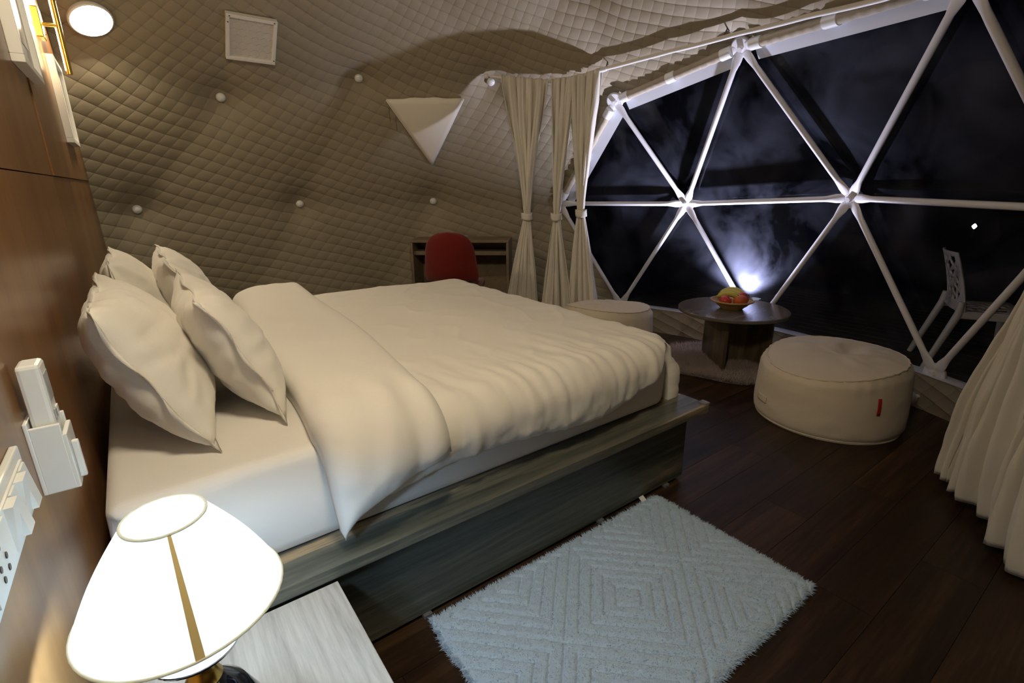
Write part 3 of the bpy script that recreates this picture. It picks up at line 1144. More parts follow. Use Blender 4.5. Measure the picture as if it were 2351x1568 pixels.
# ------------------------------------------------------------------ pillows
def pillow(label, bottom, top, y0, y1, seed, thick=0.20, yaw=0.0):
    """bottom/top: (x, z) of the seam at the lower and upper long edge"""
    hv = Vector((top[0] - bottom[0], 0, top[1] - bottom[1])); h = hv.length; hv.normalize()
    xw = Vector((0, 1, 0))
    nn = xw.cross(hv).normalized()
    if nn.x < 0: nn = -nn
    c = Vector(((top[0] + bottom[0]) / 2, (y0 + y1) / 2, (top[1] + bottom[1]) / 2))
    W_ = y1 - y0
    root = thing('pillow', (c.x, c.y, bottom[1]), label, 'pillow', 'white pillows at the head of the bed')

    def surf(sgn):
        def f(u, v):
            x = 2 * u - 1; y_ = 2 * v - 1
            # pulled-in edges, pointed corners
            ex = 1 - 0.10 * (1 - y_ * y_) * abs(x) ** 3 * 0.5
            ey = 1 - 0.11 * (1 - x * x) * abs(y_) ** 3 * 0.5
            k = max(0.0, (1 - abs(x) ** 2.6)) ** 0.5 * max(0.0, (1 - abs(y_) ** 2.4)) ** 0.55
            t = thick * 0.5 * k
            wr = 0.010 * fbm(x * 2.2 + seed, y_ * 2.2, sgn * 3.0) * k
            ed = max(abs(x), abs(y_))
            th = math.atan2(y_, x)
            wr += 0.0042 * smooth01((ed - 0.45) / 0.45) * sin(th * 16 + seed + 3 * fbm(x * 2, y_ * 2, seed)) * k * 1.5
            wob = 0.006 * fbm(x * 4, y_ * 4, seed + 9.0)
            return c + xw * (x * ex * W_ / 2) + hv * (y_ * ey * h / 2 + wob) + nn * (sgn * (t + wr) + 0.012 * sin(x * 2.5 + seed) * (1 - y_ * y_))
        return f
    b = B().grid(surf(1), 44, 36).grid(surf(-1), 44, 36)
    nf = 44 * 36
    b.f[nf:] = [tuple(reversed(f)) for f in b.f[nf:]]
    b.build('pillowcase', 'pillow_linen', root, smooth=True, weld=0.0005)
    # flat seam welt round the edge, with the loose mouth of the case at the near end
    wl = B()
    sf = surf(1)
    per = [(i / 40, 0) for i in range(40)] + [(1, j / 30) for j in range(30)] + [(1 - i / 40, 1) for i in range(40)] + [(0, 1 - j / 30) for j in range(30)]
    vs = []
    for (u, v) in per:
        p = sf(u, v); o = (p - c); o -= nn * o.dot(nn); o.normalize()
        ext = 0.010 + 0.005 * noise.noise(Vector((u * 9 + seed, v * 9, 0)))
        if u < 0.02:
            ext = 0.022 + 0.014 * noise.noise(Vector((seed, v * 7, 3)))
        cup = nn * (0.010 * sin(v * 13 + u * 11 + seed))
        vs += [p - o * 0.006 + nn * 0.0025, p + o * ext + cup, p - o * 0.006 - nn * 0.0025]
    n = len(per)
    fs = []
    for i in range(n):
        j = (i + 1) % n
        fs += [(3 * i, 3 * j, 3 * j + 1, 3 * i + 1), (3 * i + 1, 3 * j + 1, 3 * j + 2, 3 * i + 2), (3 * i + 2, 3 * j + 2, 3 * j, 3 * i)]
    wl.add(vs, fs).build('seam_welt', 'pillow_linen', root, smooth=True)
    return root


pillow('white pillow against the wood wall, nearest the bedside lamp', (0.075, 0.685), (-0.112, 1.085), 1.44, 2.10, 1.0, 0.205)
pillow('white pillow leaning on the nearest pillow, touching the folded duvet', (0.270, 0.690), (0.105, 1.065), 1.50, 2.16, 4.0, 0.19)
pillow('white pillow against the wood wall on the far side of the bed', (0.055, 0.685), (-0.085, 1.10), 2.18, 2.84, 7.0, 0.19)
pillow('white pillow at the far side, in front of the pillow by the wall', (0.258, 0.690), (0.082, 1.095), 2.22, 2.88, 11.0, 0.19)

# ------------------------------------------------------------------ bedside table
ns = thing('bedside_table', (0.04, 0.86, 0.0), 'grey wood laminate bedside table beside the bed platform', 'bedside table')
B().box((0.04, 0.845, 0.330), (0.465, 0.64, 0.03), bev=0.002).build('top', 'lamplit_laminate', ns)
B().box((0.025, 0.845, 0.165), (0.40, 0.58, 0.30), bev=0.002).build('body', 'grey_laminate', ns)
dr = B().box((0.232, 0.845, 0.185), (0.014, 0.54, 0.22), bev=0.002).build('drawer', 'lamplit_laminate', ns)
B().box((0.243, 0.845, 0.22), (0.010, 0.12, 0.012), bev=0.003).build('handle', 'dark_steel', dr)

# ------------------------------------------------------------------ bedside lamp
LX, LY, LZ = -0.035, 0.760, 0.3455
lamp = thing('table_lamp', (LX, LY, LZ), 'lit table lamp with cream cone shade on the bedside table', 'lamp')
SB, ST = 0.780, 0.920
B().lathe([(0.0, 0.0), (0.082, 0.0), (0.086, 0.006), (0.082, 0.016), (0.055, 0.026), (0.030, 0.034), (0.0, 0.036)], (LX, LY, LZ), n=40, cap=False).build('base', 'chrome', lamp, smooth=True, sharp=50)
body = [(0.022, 0.030), (0.040, 0.05), (0.068, 0.10), (0.078, 0.15), (0.074, 0.20), (0.055, 0.245), (0.030, 0.272), (0.020, 0.28)]
B().lathe(body, (LX, LY, LZ), n=40).build('body', 'black_gloss', lamp, smooth=True, sharp=60)
B().lathe([(0.021, 0.275), (0.026, 0.285), (0.018, 0.30), (0.016, 0.325), (0.022, 0.335)], (LX, LY, LZ), n=32).build('collar', 'brass', lamp, smooth=True)
B().lathe([(0.020, 0.33), (0.044, 0.336), (0.060, 0.350), (0.062, 0.357), (0.054, 0.362), (0.050, 0.360), (0.046, 0.366), (0.040, 0.372), (0.018, 0.376), (0.0, 0.376)], (LX, LY, LZ), n=40, cap=False).build('dish', 'chrome', lamp, smooth=True, sharp=40)
B().tube([(LX, LY, LZ + 0.37), (LX, LY, LZ + 0.445)], 0.014, n=16).build('socket', 'brass', lamp, smooth=True, sharp=60)
RB_, RT_ = 0.130, 0.050
shade = B()


def cone(u, v):
    th = 2 * pi * u
    r = RB_ + (RT_ - RB_) * v + 0.006 * sin(pi * v)
    return (LX + r * cos(th), LY + r * sin(th), SB + (ST - SB) * v)


shade.grid(cone, 64, 12, wrap=True)
sh_o = shade.build('shade', 'shade_cloth', lamp, smooth=True)
for (r_, z_) in ((RB_, SB), (RT_, ST)):
    B().tube([(LX + r_ * cos(2 * pi * k / 48), LY + r_ * sin(2 * pi * k / 48), z_) for k in range(49)], 0.0022, n=8).build('rim', 'shade_cloth', sh_o, smooth=True)
SA = radians(50)


def seam(u, v):
    th = SA + (u - 0.5) * 0.085
    r = RB_ + (RT_ - RB_) * v + 0.006 * sin(pi * v) + 0.0012
    return (LX + r * cos(th), LY + r * sin(th), SB + (ST - SB) * v)


SEAM_AZ = math.atan2(0 - LY, 0.005 - LX)
SA = SEAM_AZ
B().grid(seam, 3, 10).build('seam', 'seam_tan', sh_o, smooth=True)
for k in range(3):
    th = SA + 0.5 + 2 * pi * k / 3
    B().tube([(LX, LY, ST - 0.02), (LX + RT_ * cos(th), LY + RT_ * sin(th), ST)], 0.0016, n=6).build('spoke', 'frame_white', sh_o)
B().lathe([(0.0, -0.036), (0.016, -0.030), (0.028, -0.008), (0.030, 0.008), (0.022, 0.026), (0.0, 0.034)], (LX, LY, LZ + 0.482), n=20, cap=False).build('bulb', 'frame_white', lamp, smooth=True)
# the frosted bulb itself gives the light: watts -> radiance of a 30 mm envelope
emitter('bulb_glow', COOL, LAMP_W / (4 * pi * pi * 0.030 ** 2))
lamp_bulb = [o for o in lamp.children if o.name.startswith('bulb')][0]
lamp_bulb.data.materials.clear(); lamp_bulb.data.materials.append(MATS['bulb_glow'])


# ------------------------------------------------------------------ things on the partition
def wp(y_, z_, d):
    return Vector((wall_x(y_) + d, y_, z_))


def wbox(b, y0, y1, z0, z1, d0, d1, bev=0.003):
    M = Matrix.Rotation(math.atan(-0.012), 3, 'Z')
    c = wp((y0 + y1) / 2, (z0 + z1) / 2, (d0 + d1) / 2)
    return b.box(c, (d1 - d0, y1 - y0, z1 - z0), M=M, bev=bev)


sw = thing('switch_plate', wp(0.82, 0.89, 0), 'long white switch and socket plate on the wood wall by the lamp', 'switch plate')
wbox(B(), 0.655, 0.965, 0.893, 0.992, 0.0, 0.010, 0.004).build('plate', 'white_plastic', sw)
wbox(B(), 0.675, 0.945, 0.908, 0.977, 0.010, 0.0135, 0.001).build('inner_frame', 'white_plastic', sw)
for k in range(4):
    y0 = 0.798 + 0.036 * k
    r_o = B()
    vs = []
    for yy in (y0 + 0.002, y0 + 0.033):
        vs += [wp(yy, 0.912, 0.0135), wp(yy, 0.974, 0.0135), wp(yy, 0.974, 0.016 if k % 2 else 0.023), wp(yy, 0.912, 0.023 if k % 2 else 0.016)]
    r_o.add(vs, [(0, 1, 2, 3), (7, 6, 5, 4), (0, 4, 5, 1), (1, 5, 6, 2), (2, 6, 7, 3), (3, 7, 4, 0)]).build('rocker_switch', 'white_plastic', sw)
sk_o = wbox(B(), 0.685, 0.785, 0.912, 0.974, 0.0135, 0.016, 0.001).build('socket', 'white_plastic', sw)
for (yy, zz) in ((0.735, 0.96), (0.72, 0.94), (0.75, 0.94), (0.722, 0.925), (0.748, 0.925)):
    c = wp(yy, zz, 0.0162)
    B().tube([c, c + Vector((0.0008, 0, 0))], 0.0042, n=10).build('socket_hole', 'black_plastic', sk_o)

hd = thing('remote_holder', wp(1.10, 0.853, 0), 'white plastic holder screwed to the wood wall above the switches', 'holder')
wbox(B(), 1.065, 1.135, 0.853, 0.985, 0.0, 0.006, 0.002).build('back', 'white_plastic', hd)
wbox(B(), 1.065, 1.135, 0.853, 0.955, 0.043, 0.050, 0.002).build('front', 'white_plastic', hd)
wbox(B(), 1.065, 1.072, 0.853, 0.975, 0.005, 0.045, 0.002).build('side', 'white_plastic', hd)
wbox(B(), 1.128, 1.135, 0.853, 0.975, 0.005, 0.045, 0.002).build('side', 'white_plastic', hd)
wbox(B(), 1.065, 1.135, 0.853, 0.860, 0.005, 0.045, 0.002).build('bottom', 'white_plastic', hd)
wbox(B(), 1.078, 1.088, 0.865, 0.935, 0.050, 0.060, 0.003).build('clip', 'white_plastic', hd)
rm = thing('remote_control', wp(1.10, 0.862, 0.024), 'white remote control standing in the wall holder', 'remote')
wbox(B(), 1.074, 1.126, 0.862, 1.078, 0.009, 0.040, 0.006).build('case', 'white_plastic', rm)
wbox(B(), 1.082, 1.118, 1.010, 1.058, 0.040, 0.041, 0.0004).build('screen', 'grey_plastic', rm)
wbox(B(), 1.084, 1.098, 0.980, 0.995, 0.040, 0.0425, 0.0008).build('button', 'grey_plastic', rm)
wbox(B(), 1.103, 1.117, 0.980, 0.995, 0.040, 0.0425, 0.0008).build('button', 'white_plastic', rm)


def picture(label, y0, y1, z0, z1, seed):
    p = thing('picture_frame', wp((y0 + y1) / 2, z0, 0), label, 'picture', 'framed prints on the partition')
    f = 0.022
    for (a, b_, c, d) in ((y0, y1, z0, z0 + f), (y0, y1, z1 - f, z1), (y0, y0 + f, z0 + f, z1 - f), (y1 - f, y1, z0 + f, z1 - f)):
        wbox(B(), a, b_, c, d, 0.0, 0.032, 0.002).build('frame_rail', 'frame_white', p)
    wbox(B(), y0 + f, y1 - f, z0 + f, z1 - f, 0.004, 0.016, 0.0).build('mount', 'frame_white', p)
    wbox(B(), y0 + f + 0.06, y1 - f - 0.06, z0 + f + 0.07, z1 - f - 0.07, 0.016, 0.0175, 0.0).build('print', 'art_print', p)
    return p


picture('white framed picture on the wood wall, nearer the camera', 2.17, 2.60, 1.70, 2.22, 1)
picture('white framed picture on the wood wall, beside the quilted liner', 3.40, 3.79, 1.56, 1.945, 2)


def sconce(yc, z0, z1, label):
    s = thing('wall_light', wp(yc, (z0 + z1) / 2 - 0.06, 0), label, 'wall light', 'gold linear wall lights')
    zc = (z0 + z1) / 2
    wbox(B(), yc - 0.045, yc + 0.045, zc - 0.06, zc + 0.06, 0.0, 0.028, 0.004).build('back_plate', 'brass', s)
    B().tube([wp(yc, zc, 0.028), wp(yc, zc, 0.072)], 0.008, n=14).build('arm', 'brass', s, smooth=True, sharp=60)
    sc = wp(yc + 0.02, zc - 0.035, 0.028)
    B().tube([sc, sc + Vector((0.004, 0, 0))], 0.006, n=12).build('screw', 'chrome', s)
    B().tube([wp(yc, z0, 0.082), wp(yc, z1, 0.082)], 0.011, n=18).build('tube', 'brass', s, smooth=True, sharp=60)
    st = B()
    vs = [wp(yc - 0.006, z0 + 0.015, 0.069), wp(yc + 0.006, z0 + 0.015, 0.069), wp(yc + 0.006, z1 - 0.015, 0.069), wp(yc - 0.006, z1 - 0.015, 0.069)]
    st.add(vs, [(0, 1, 2, 3)]).build('light_strip', 'led_strip', s)
    return s


sconce(3.28, 1.845, 2.235, 'slim gold linear wall light between the two white framed pictures')
sconce(1.75, 1.845, 2.235, 'slim gold linear wall light nearer the camera, left of the pictures')


# ------------------------------------------------------------------ fittings on the liner
def led_disc(target, label, r=0.105):
    p, n_ = on_liner(target, 0.028)
    d = thing('ceiling_light', p, label, 'ceiling light', 'round LED panels on the dome liner')
    xx = Vector((0, 0, 1)).cross(n_)
    if xx.length < 1e-3: xx = Vector((1, 0, 0))
    xx.normalize(); yy = n_.cross(xx)
    M = frame_matrix(xx, yy, n_, p)
    B().lathe([(0.0, -0.03), (r * 0.9, -0.03), (r, -0.012), (r, 0.002), (r - 0.008, 0.006), (r - 0.008, 0.0), (0, 0.0)], n=48, cap=False).xf(M).build('housing', 'frame_white', d, smooth=True, sharp=40)
    B().lathe([(r - 0.009, 0.0015), (r * 0.6, 0.005), (0.0, 0.006)], n=48, cap=False).xf(M).build('diffuser', 'led_white', d, smooth=True)
    return d


led_disc((0.041, 3.879, 2.219), 'round glowing LED panel on the liner beside the wood wall')
led_disc((0.35, 0.55, 2.35), 'round LED panel on the liner above the camera', 0.15)

hp, hn = on_liner((0.867, 4.043, 2.281), 0.03)
hx = Vector((1, 0, 0)) - hn * hn.x; hx.normalize(); hy = hn.cross(hx)
if hy.z < 0: hy = -hy
hx = hy.cross(hn)
HM = frame_matrix(hx, hy, hn, hp)
vent = thing('ceiling_panel', hp, 'square white framed panel with a hexagon pattern on the liner', 'panel')
hw, hh = 0.150, 0.150
for (a, b_, c, d) in ((-hw, hw, -hh, -hh + 0.022), (-hw, hw, hh - 0.022, hh), (-hw, -hw + 0.022, -hh + 0.022, hh - 0.022), (hw - 0.022, hw, -hh + 0.022, hh - 0.022)):
    B().box(((a + b_) / 2, (c + d) / 2, -0.004), (b_ - a, d - c, 0.034), bev=0.003).xf(HM).build('frame_rail', 'frame_white', vent)
B().box((0, 0, -0.012), (2 * hw - 0.044, 2 * hh - 0.044, 0.012)).xf(HM).build('backing', 'frame_white', vent)
hr = 0.029


def hexagon(cx, cy, r, zz):
    return [(cx + r * cos(pi / 6 + k * pi / 3), cy + r * sin(pi / 6 + k * pi / 3)) for k in range(6)]


ny = 0
yy_ = -0.14
while yy_ < 0.15:
    xx_ = -0.15 + (0.5 * sqrt(3) * hr if ny % 2 else 0)
    while xx_ < 0.16:
        h = clip_convex(hexagon(xx_, yy_, hr * 0.93, 0), [(1, 0, hw - 0.023), (-1, 0, hw - 0.023), (0, 1, hh - 0.023), (0, -1, hh - 0.023)])
        if len(h) >= 3:
            B().prism(h, -0.007, -0.003).xf(HM).build('hexagon_tile', 'grille_grey', vent)
        xx_ += sqrt(3) * hr
    yy_ += 1.5 * hr
    ny += 1
for (a, b_) in ((-0.13, 0.139), (0.13, 0.139), (0.139, -0.12), (-0.139, 0.10)):
    B().lathe([(0.004, 0.0), (0.004, 0.015), (0.0, 0.0155)], (a, b_, 0), n=8, cap=False).xf(HM).build('screw', 'dark_steel', vent)

# triangular blind over a small window of the liner
TA, TB_, TC = (on_liner(q, 0.012)[0] for q in ((1.833, 4.149, 1.992), (2.36, 3.851, 2.003), (2.271, 4.267, 1.53)))
tri = thing('triangle_blind', (TA + TB_ + TC) / 3, 'cream triangular fabric panel set into the quilted liner', 'panel')
tn = (TB_ - TA).cross(TC - TA).normalized()
if tn.dot(DC - TA) < 0: tn = -tn
tb = B(); ids = {}
NT = 16
for i in range(NT + 1):
    for j in range(NT + 1 - i):
        u, v = i / NT, j / NT
        p = TA + (TB_ - TA) * u + (TC - TA) * v
        q = u * v * (1 - u - v) * 27
        p = p + tn * (0.012 + 0.015 * q)
        if j == 0:
            p += (TA - TC).normalized() * 0.02 * sin(pi * u) + Vector((0, 0, 0.003 * sin(u * 22)))
        ids[i, j] = len(tb.v); tb.v.append(p)
for i in range(NT):
    for j in range(NT - i):
        tb.f.append((ids[i, j], ids[i + 1, j], ids[i, j + 1]))
        if i + j < NT - 1:
            tb.f.append((ids[i + 1, j], ids[i + 1, j + 1], ids[i, j + 1]))
c_o = tb.build('cloth', 'blind_cloth', tri, smooth=True)
so = c_o.modifiers.new('thickness', 'SOLIDIFY'); so.thickness = 0.012; so.offset = 0
for (p, q) in ((TA, TC), (TB_, TC), (TA, TB_)):
    B().tube([p + tn * 0.008, (p + q) / 2 + tn * 0.008, q + tn * 0.008], 0.008, n=8).build('edge_piping', 'blind_cloth', tri, smooth=True)
for (f_, l_) in ((0.10, 0.10), (0.24, 0.10)):
    p = TA + (TC - TA) * f_ + (TA - TB_).normalized() * 0.02 + tn * 0.01
    B().tube([p, p + Vector((0, 0, -l_ * 0.5)), p + Vector((0.005, 0, -l_))], 0.002, n=6).build('cord', 'dark_steel', tri)

# ------------------------------------------------------------------ desk and red chair at the back
dl, drr = Vector((2.04, 4.345, 0)), Vector((2.72, 3.74, 0))
dx_ = (drr - dl).normalized(); dn_ = Vector((-dx_.y, dx_.x, 0))
if dn_.dot(Vector((0.66, 0.75, 0))) < 0: dn_ = -dn_
dc_ = (dl + drr) / 2
DM = frame_matrix(dx_, dn_, Vector((0, 0, 1)), dc_)
dw = (drr - dl).length
desk = thing('desk', dc_, 'small wooden writing desk against the quilted liner behind the red chair', 'desk')
DH = 0.862


def dbox(c, d, name, mat='desk_wood', bev=0.003, parent=None):
    return B().box(c, d, bev=bev).xf(DM).build(name, mat, parent or desk)


dbox((0, 0.17, DH - 0.012), (dw, 0.34, 0.024), 'top')
dbox((-dw / 2 + 0.012, 0.17, (DH - 0.026) / 2), (0.024, 0.34, DH - 0.026), 'side')
dbox((dw / 2 - 0.012, 0.17, (DH - 0.026) / 2), (0.024, 0.34, DH - 0.026), 'side')
dbox((0, 0.327, 0.45), (dw - 0.05, 0.012, 0.80), 'back')
dbox((0, 0.18, DH - 0.115), (dw - 0.05, 0.29, 0.018), 'shelf')
dbox((0, 0.04, DH - 0.122), (dw - 0.05, 0.016, 0.036), 'front_rail')

ch_c = Vector((2.035, 3.60, 0.0))
CM = frame_matrix(dx_, dn_, Vector((0, 0, 1)), ch_c)
chair = thing('desk_chair', ch_c, 'red upholstered shell chair facing the desk, back turned to the bed', 'chair')


def shell(u, v):
    x = 2 * u - 1
    zz = 0.585 + 0.405 * v
    wv = 0.222 - 0.048 * v ** 1.4
    top = max(0.0, (v - 0.55) / 0.45)
    wv *= max(1 - top ** 3.2, 0.0) ** 0.42 if top > 0 else 1.0
    if v < 0.10: wv *= 0.93 + 0.07 * (v / 0.10)
    wv = max(wv, 0.004)
    yb = -0.02 - 0.055 * v + 0.075 * x * x * (1 - 0.4 * v)
    return (x * wv, yb, zz)


def shell_back(u, v):
    p = shell(u, v)
    k = (1 - abs(2 * u - 1) ** 4) * (1 - abs(2 * v - 1) ** 4)
    return (p[0] * 1.02, p[1] - 0.012 - 0.030 * k, p[2])


cb = cushion(shell, shell_back, 28, 44).xf(CM)
cb.build('backrest', 'red_fabric', chair, smooth=True)
B().box((0, 0.21, 0.515), (0.43, 0.42, 0.07), bev=0.03).xf(CM).build('seat', 'red_fabric', chair, smooth=True)
B().box((0, -0.035, 0.53), (0.40, 0.05, 0.13), bev=0.024).xf(CM).build('back_support', 'black_plastic', chair, smooth=True)
B().box((0, 0.2, 0.465), (0.40, 0.38, 0.03), bev=0.01).xf(CM).build('seat_pan', 'black_plastic', chair)
for sx_ in (-1, 1):
    for sy_ in (-1, 1):
        B().tube([(sx_ * 0.15, 0.2 + sy_ * 0.14, 0.455), (sx_ * 0.205, 0.2 + sy_ * 0.20, 0.0)], [0.014, 0.010], n=10).xf(CM).build('leg', 'black_plastic', chair, smooth=True, sharp=60)


# ------------------------------------------------------------------ poufs
def pouf(c, r, h, label, seed, rot=0.0):
    root = thing('pouf', c, label, 'pouf', 'round cream poufs')
    c = Vector(c)

    def wallf(u, v):
        th = 2 * pi * u
        rr = r * (0.985 + 0.03 * sin(pi * v) - 0.045 * v) * (1 + 0.010 * sin(2 * th + seed) + 0.012 * fbm(cos(th) * 2, sin(th) * 2, v * 3 + seed))
        edge = smooth01((v - 0.9) / 0.1)
        rr -= 0.022 * edge
        edb = smooth01((0.10 - v) / 0.10)
        rr -= 0.018 * edb
        rr += 0.0035 * smooth01((v - 0.6) / 0.4) * sin(th * 46 + 3 * sin(th * 5 + seed))
        zz = h * v
        sag = 0.035 * sin(th + 1.9 + rot) - 0.012 * sin(2 * th + seed) + 0.02
        return c + Vector((rr * cos(th), rr * sin(th), zz + (sag * v * v if v > 0.3 else sag * v * v)))

    def topf(u, v):
        # v 0 rim .. 1 centre
        th = 2 * pi * u
        rim = wallf(u, 1.0)
        k = 1 - v
        p = c + (rim - c) * 1.0
        zc = c.z + h + 0.030
        cx, cy = c.x, c.y
        dome = 0.055 * (1 - k ** 2.4) * (1 + 0.3 * sin(th + seed))
        dent = -0.035 * exp(-(((k * cos(th) - 0.25) / 0.35) ** 2 + ((k * sin(th) + 0.1) / 0.2) ** 2)) + 0.012 * fbm(k * cos(th) * 3, k * sin(th) * 3, seed)
        z = rim.z * (k ** 1.5) + (zc) * (1 - k ** 1.5) + dome * 0.5 + dent * (1 - k ** 3)
        return Vector((cx + (rim.x - cx) * k, cy + (rim.y - cy) * k, z))
    B().grid(wallf, 120, 24, wrap=True).build('side', 'cream_canvas', root, smooth=True)
    B().grid(topf, 120, 20, wrap=True).build('top', 'cream_canvas', root, smooth=True, weld=0.0001)
    # piped seam on the rim and at the foot
    B().tube([wallf(k / 90, 0.995) for k in range(91)], 0.0055, n=8).build('piping', 'cream_canvas', root, smooth=True)
    B().tube([wallf(k / 90, 0.03) for k in range(91)], 0.0055, n=8).build('piping', 'cream_canvas', root, smooth=True)
    B().lathe([(0.0, 0.001), (r * 0.96, 0.001), (r * 0.96, 0.006), (0.0, 0.006)], c, n=60, cap=False).build('bottom', 'cream_canvas', root)
    return root, wallf


p1, wf1 = pouf((3.165, 1.135, 0.0), 0.395, 0.350, 'round cream pouf with a red tag, right of the fruit table', 2.0)
# red tag and stitched patch on the side that faces the bed
va = Vector((0, 0, 0)) - Vector((3.165, 1.135, 0))
ang0 = math.atan2(va.y, va.x)


def side_patch(name, mat, a0, a1, v0, v1, lift, parent, wf=wf1):
    def f(u, v):
        th = (a0 + (a1 - a0) * u) % (2 * pi)
        p = wf(th / (2 * pi), v0 + (v1 - v0) * v)
        o = Vector((p.x - 3.165, p.y - 1.135, 0)).normalized()
        return p + o * lift
    b = B().grid(f, 8, 6)
    ob = b.build(name, mat, parent, smooth=True)
    so_ = ob.modifiers.new('thickness', 'SOLIDIFY'); so_.thickness = 0.003; so_.offset = 1
    return ob


side_patch('red_tag', 'red_label', ang0 + 0.62, ang0 + 0.665, 0.50, 0.74, 0.004, p1)
side_patch('stitched_patch', 'cream_canvas', ang0 - 1.05, ang0 - 0.83, 0.30, 0.42, 0.0015, p1)
p2, _ = pouf((2.83, 2.61, 0.0), 0.35, 0.43, 'round cream pouf behind the foot of the bed, by the curtains', 5.0, rot=2.0)

# ------------------------------------------------------------------ fur rug, round table, fruit
FC = Vector((3.49, 2.04, 0.0))


def blades(n, sampler, length, width, seed, lean=0.5):
    rnd = random.Random(seed)
    b = B()
    for _ in range(n):
        p, l_, d = sampler(rnd)
        th = rnd.uniform(0, 2 * pi)
        e = Vector((cos(th), sin(th), 0))
        tip = p + Vector((0, 0, length * l_)) + Vector((rnd.gauss(0, 1), rnd.gauss(0, 1), 0)) * length * lean + d
        i = len(b.v)
        b.v += [p - e * width, p + e * width, tip]
        b.f.append((i, i + 1, i + 2))
    return b


fur = thing('fur_rug', FC, 'shaggy pinkish grey fur rug under the round table', 'rug')


def fur_r(th):
    return 0.44 + 0.02 * sin(3 * th + 0.6) + 0.02 * sin(5 * th)


B().lathe([(0.0, 0.001), (1.0, 0.001), (1.0, 0.012), (0.6, 0.018), (0.0, 0.018)], n=64, cap=False)
fb = B()


def furbase(u, v):
    th = 2 * pi * u
    r = fur_r(th) * (1 - v) * 0.97 + 0.001
    return FC + Vector((r * cos(th), r * sin(th), 0.002 + 0.012 * smooth01(v * 8)))


fb.grid(furbase, 64, 10, wrap=True).build('backing', 'fur_pile', fur, smooth=True)


def fur_s(rnd):
    th = rnd.uniform(0, 2 * pi); k = sqrt(rnd.random())
    r = fur_r(th) * k
    o = Vector((cos(th), sin(th), 0)) * (0.03 * (k > 0.93))
    return FC + Vector((r * cos(th), r * sin(th), 0.010)), rnd.uniform(0.6, 1.1), o


tag(blades(26000, fur_s, 0.045, 0.0022, 5, 0.45).build('pile', 'fur_pile', fur), kind='stuff')

TCN = Vector((3.50, 1.985, 0.0))
table = thing('coffee_table', TCN + Vector((0, 0, 0.012)), 'round dark wood coffee table with panel base by the window', 'table')
TZ = 0.45
B().lathe([(0.0, TZ - 0.026), (0.380, TZ - 0.026), (0.387, TZ - 0.021), (0.387, TZ - 0.005), (0.382, TZ), (0.0, TZ)], TCN, n=72, cap=False).build('table_top', 'table_top_wood', table, smooth=True, sharp=40)
for (pa, pb) in (((0.07, 0.25), (-0.215, -0.105)), ((-0.06, 0.085), (0.135, -0.085)), ((0.135, -0.255), (0.135, 0.10))):
    qa, qb = Vector((pa[0], pa[1], 0)), Vector((pb[0], pb[1], 0))
    d = (qb - qa); L = d.length; d.normalize(); e = Vector((-d.y, d.x, 0))
    M = frame_matrix(d, e, Vector((0, 0, 1)), TCN + (qa + qb) / 2)
    B().box((0, 0, 0.2175), (L, 0.024, 0.409), bev=0.002).xf(M).build('base_panel', 'table_wood', table)

bowl_c = TCN + Vector((-0.02, 0.0, TZ + 0.0005))
bowl = thing('fruit_basket', bowl_c, 'shallow wicker basket of fruit on the round table', 'basket')
prof = [(0.0, 0.004), (0.062, 0.003), (0.070, 0.0), (0.076, 0.006), (0.105, 0.030), (0.138, 0.056), (0.146, 0.062)]
inner = [(0.141, 0.062), (0.130, 0.055), (0.098, 0.032), (0.066, 0.012), (0.0, 0.010)]
B().lathe(prof + inner, bowl_c, n=48, cap=False).build('bowl', 'wicker', bowl, smooth=True)
B().tube([bowl_c + Vector((0.146 * cos(2 * pi * k / 60), 0.146 * sin(2 * pi * k / 60), 0.062 + 0.0015 * (k % 2))) for k in range(61)], 0.006, n=8).build('rim', 'wicker', bowl, smooth=True)
for k in range(44):
    th = 2 * pi * k / 44
    d = Vector((cos(th), sin(th), 0))
    B().tube([bowl_c + d * (r_ + 0.002) + Vector((0, 0, z_)) for r_, z_ in ((0.073, 0.004), (0.090, 0.020), (0.106, 0.031))], 0.0022, n=5).build('rib', 'wicker', bowl)


def fruit(name, c, r, mat, label, seed, tilt):
    c = Vector(c)
    root = thing(name, c + Vector((0, 0, -r)), label, 'fruit', 'fruit in the basket')
    M = Matrix.Rotation(tilt, 3, 'X') @ Matrix.Rotation(seed, 3, 'Z')
    pr = []
    for k in range(15):
        t = pi * k / 14
        rr = r * sin(t) * (1.02)
        zz = -r * 0.92 * cos(t) - (0.18 * r * exp(-(sin(t) / 0.35) ** 2) * (-1 if k < 7 else 1))
        pr.append((max(rr, 0.0005), zz))
    B().lathe(pr, c, n=24, M=M).build('flesh', mat, root, smooth=True)
    tp = c + M @ Vector((0, 0, 0.70 * r)); te = c + M @ Vector((0.006, 0, 1.05 * r))
    B().tube([tp, te], [0.003, 0.002], n=6).build('stalk', 'stalk', root)


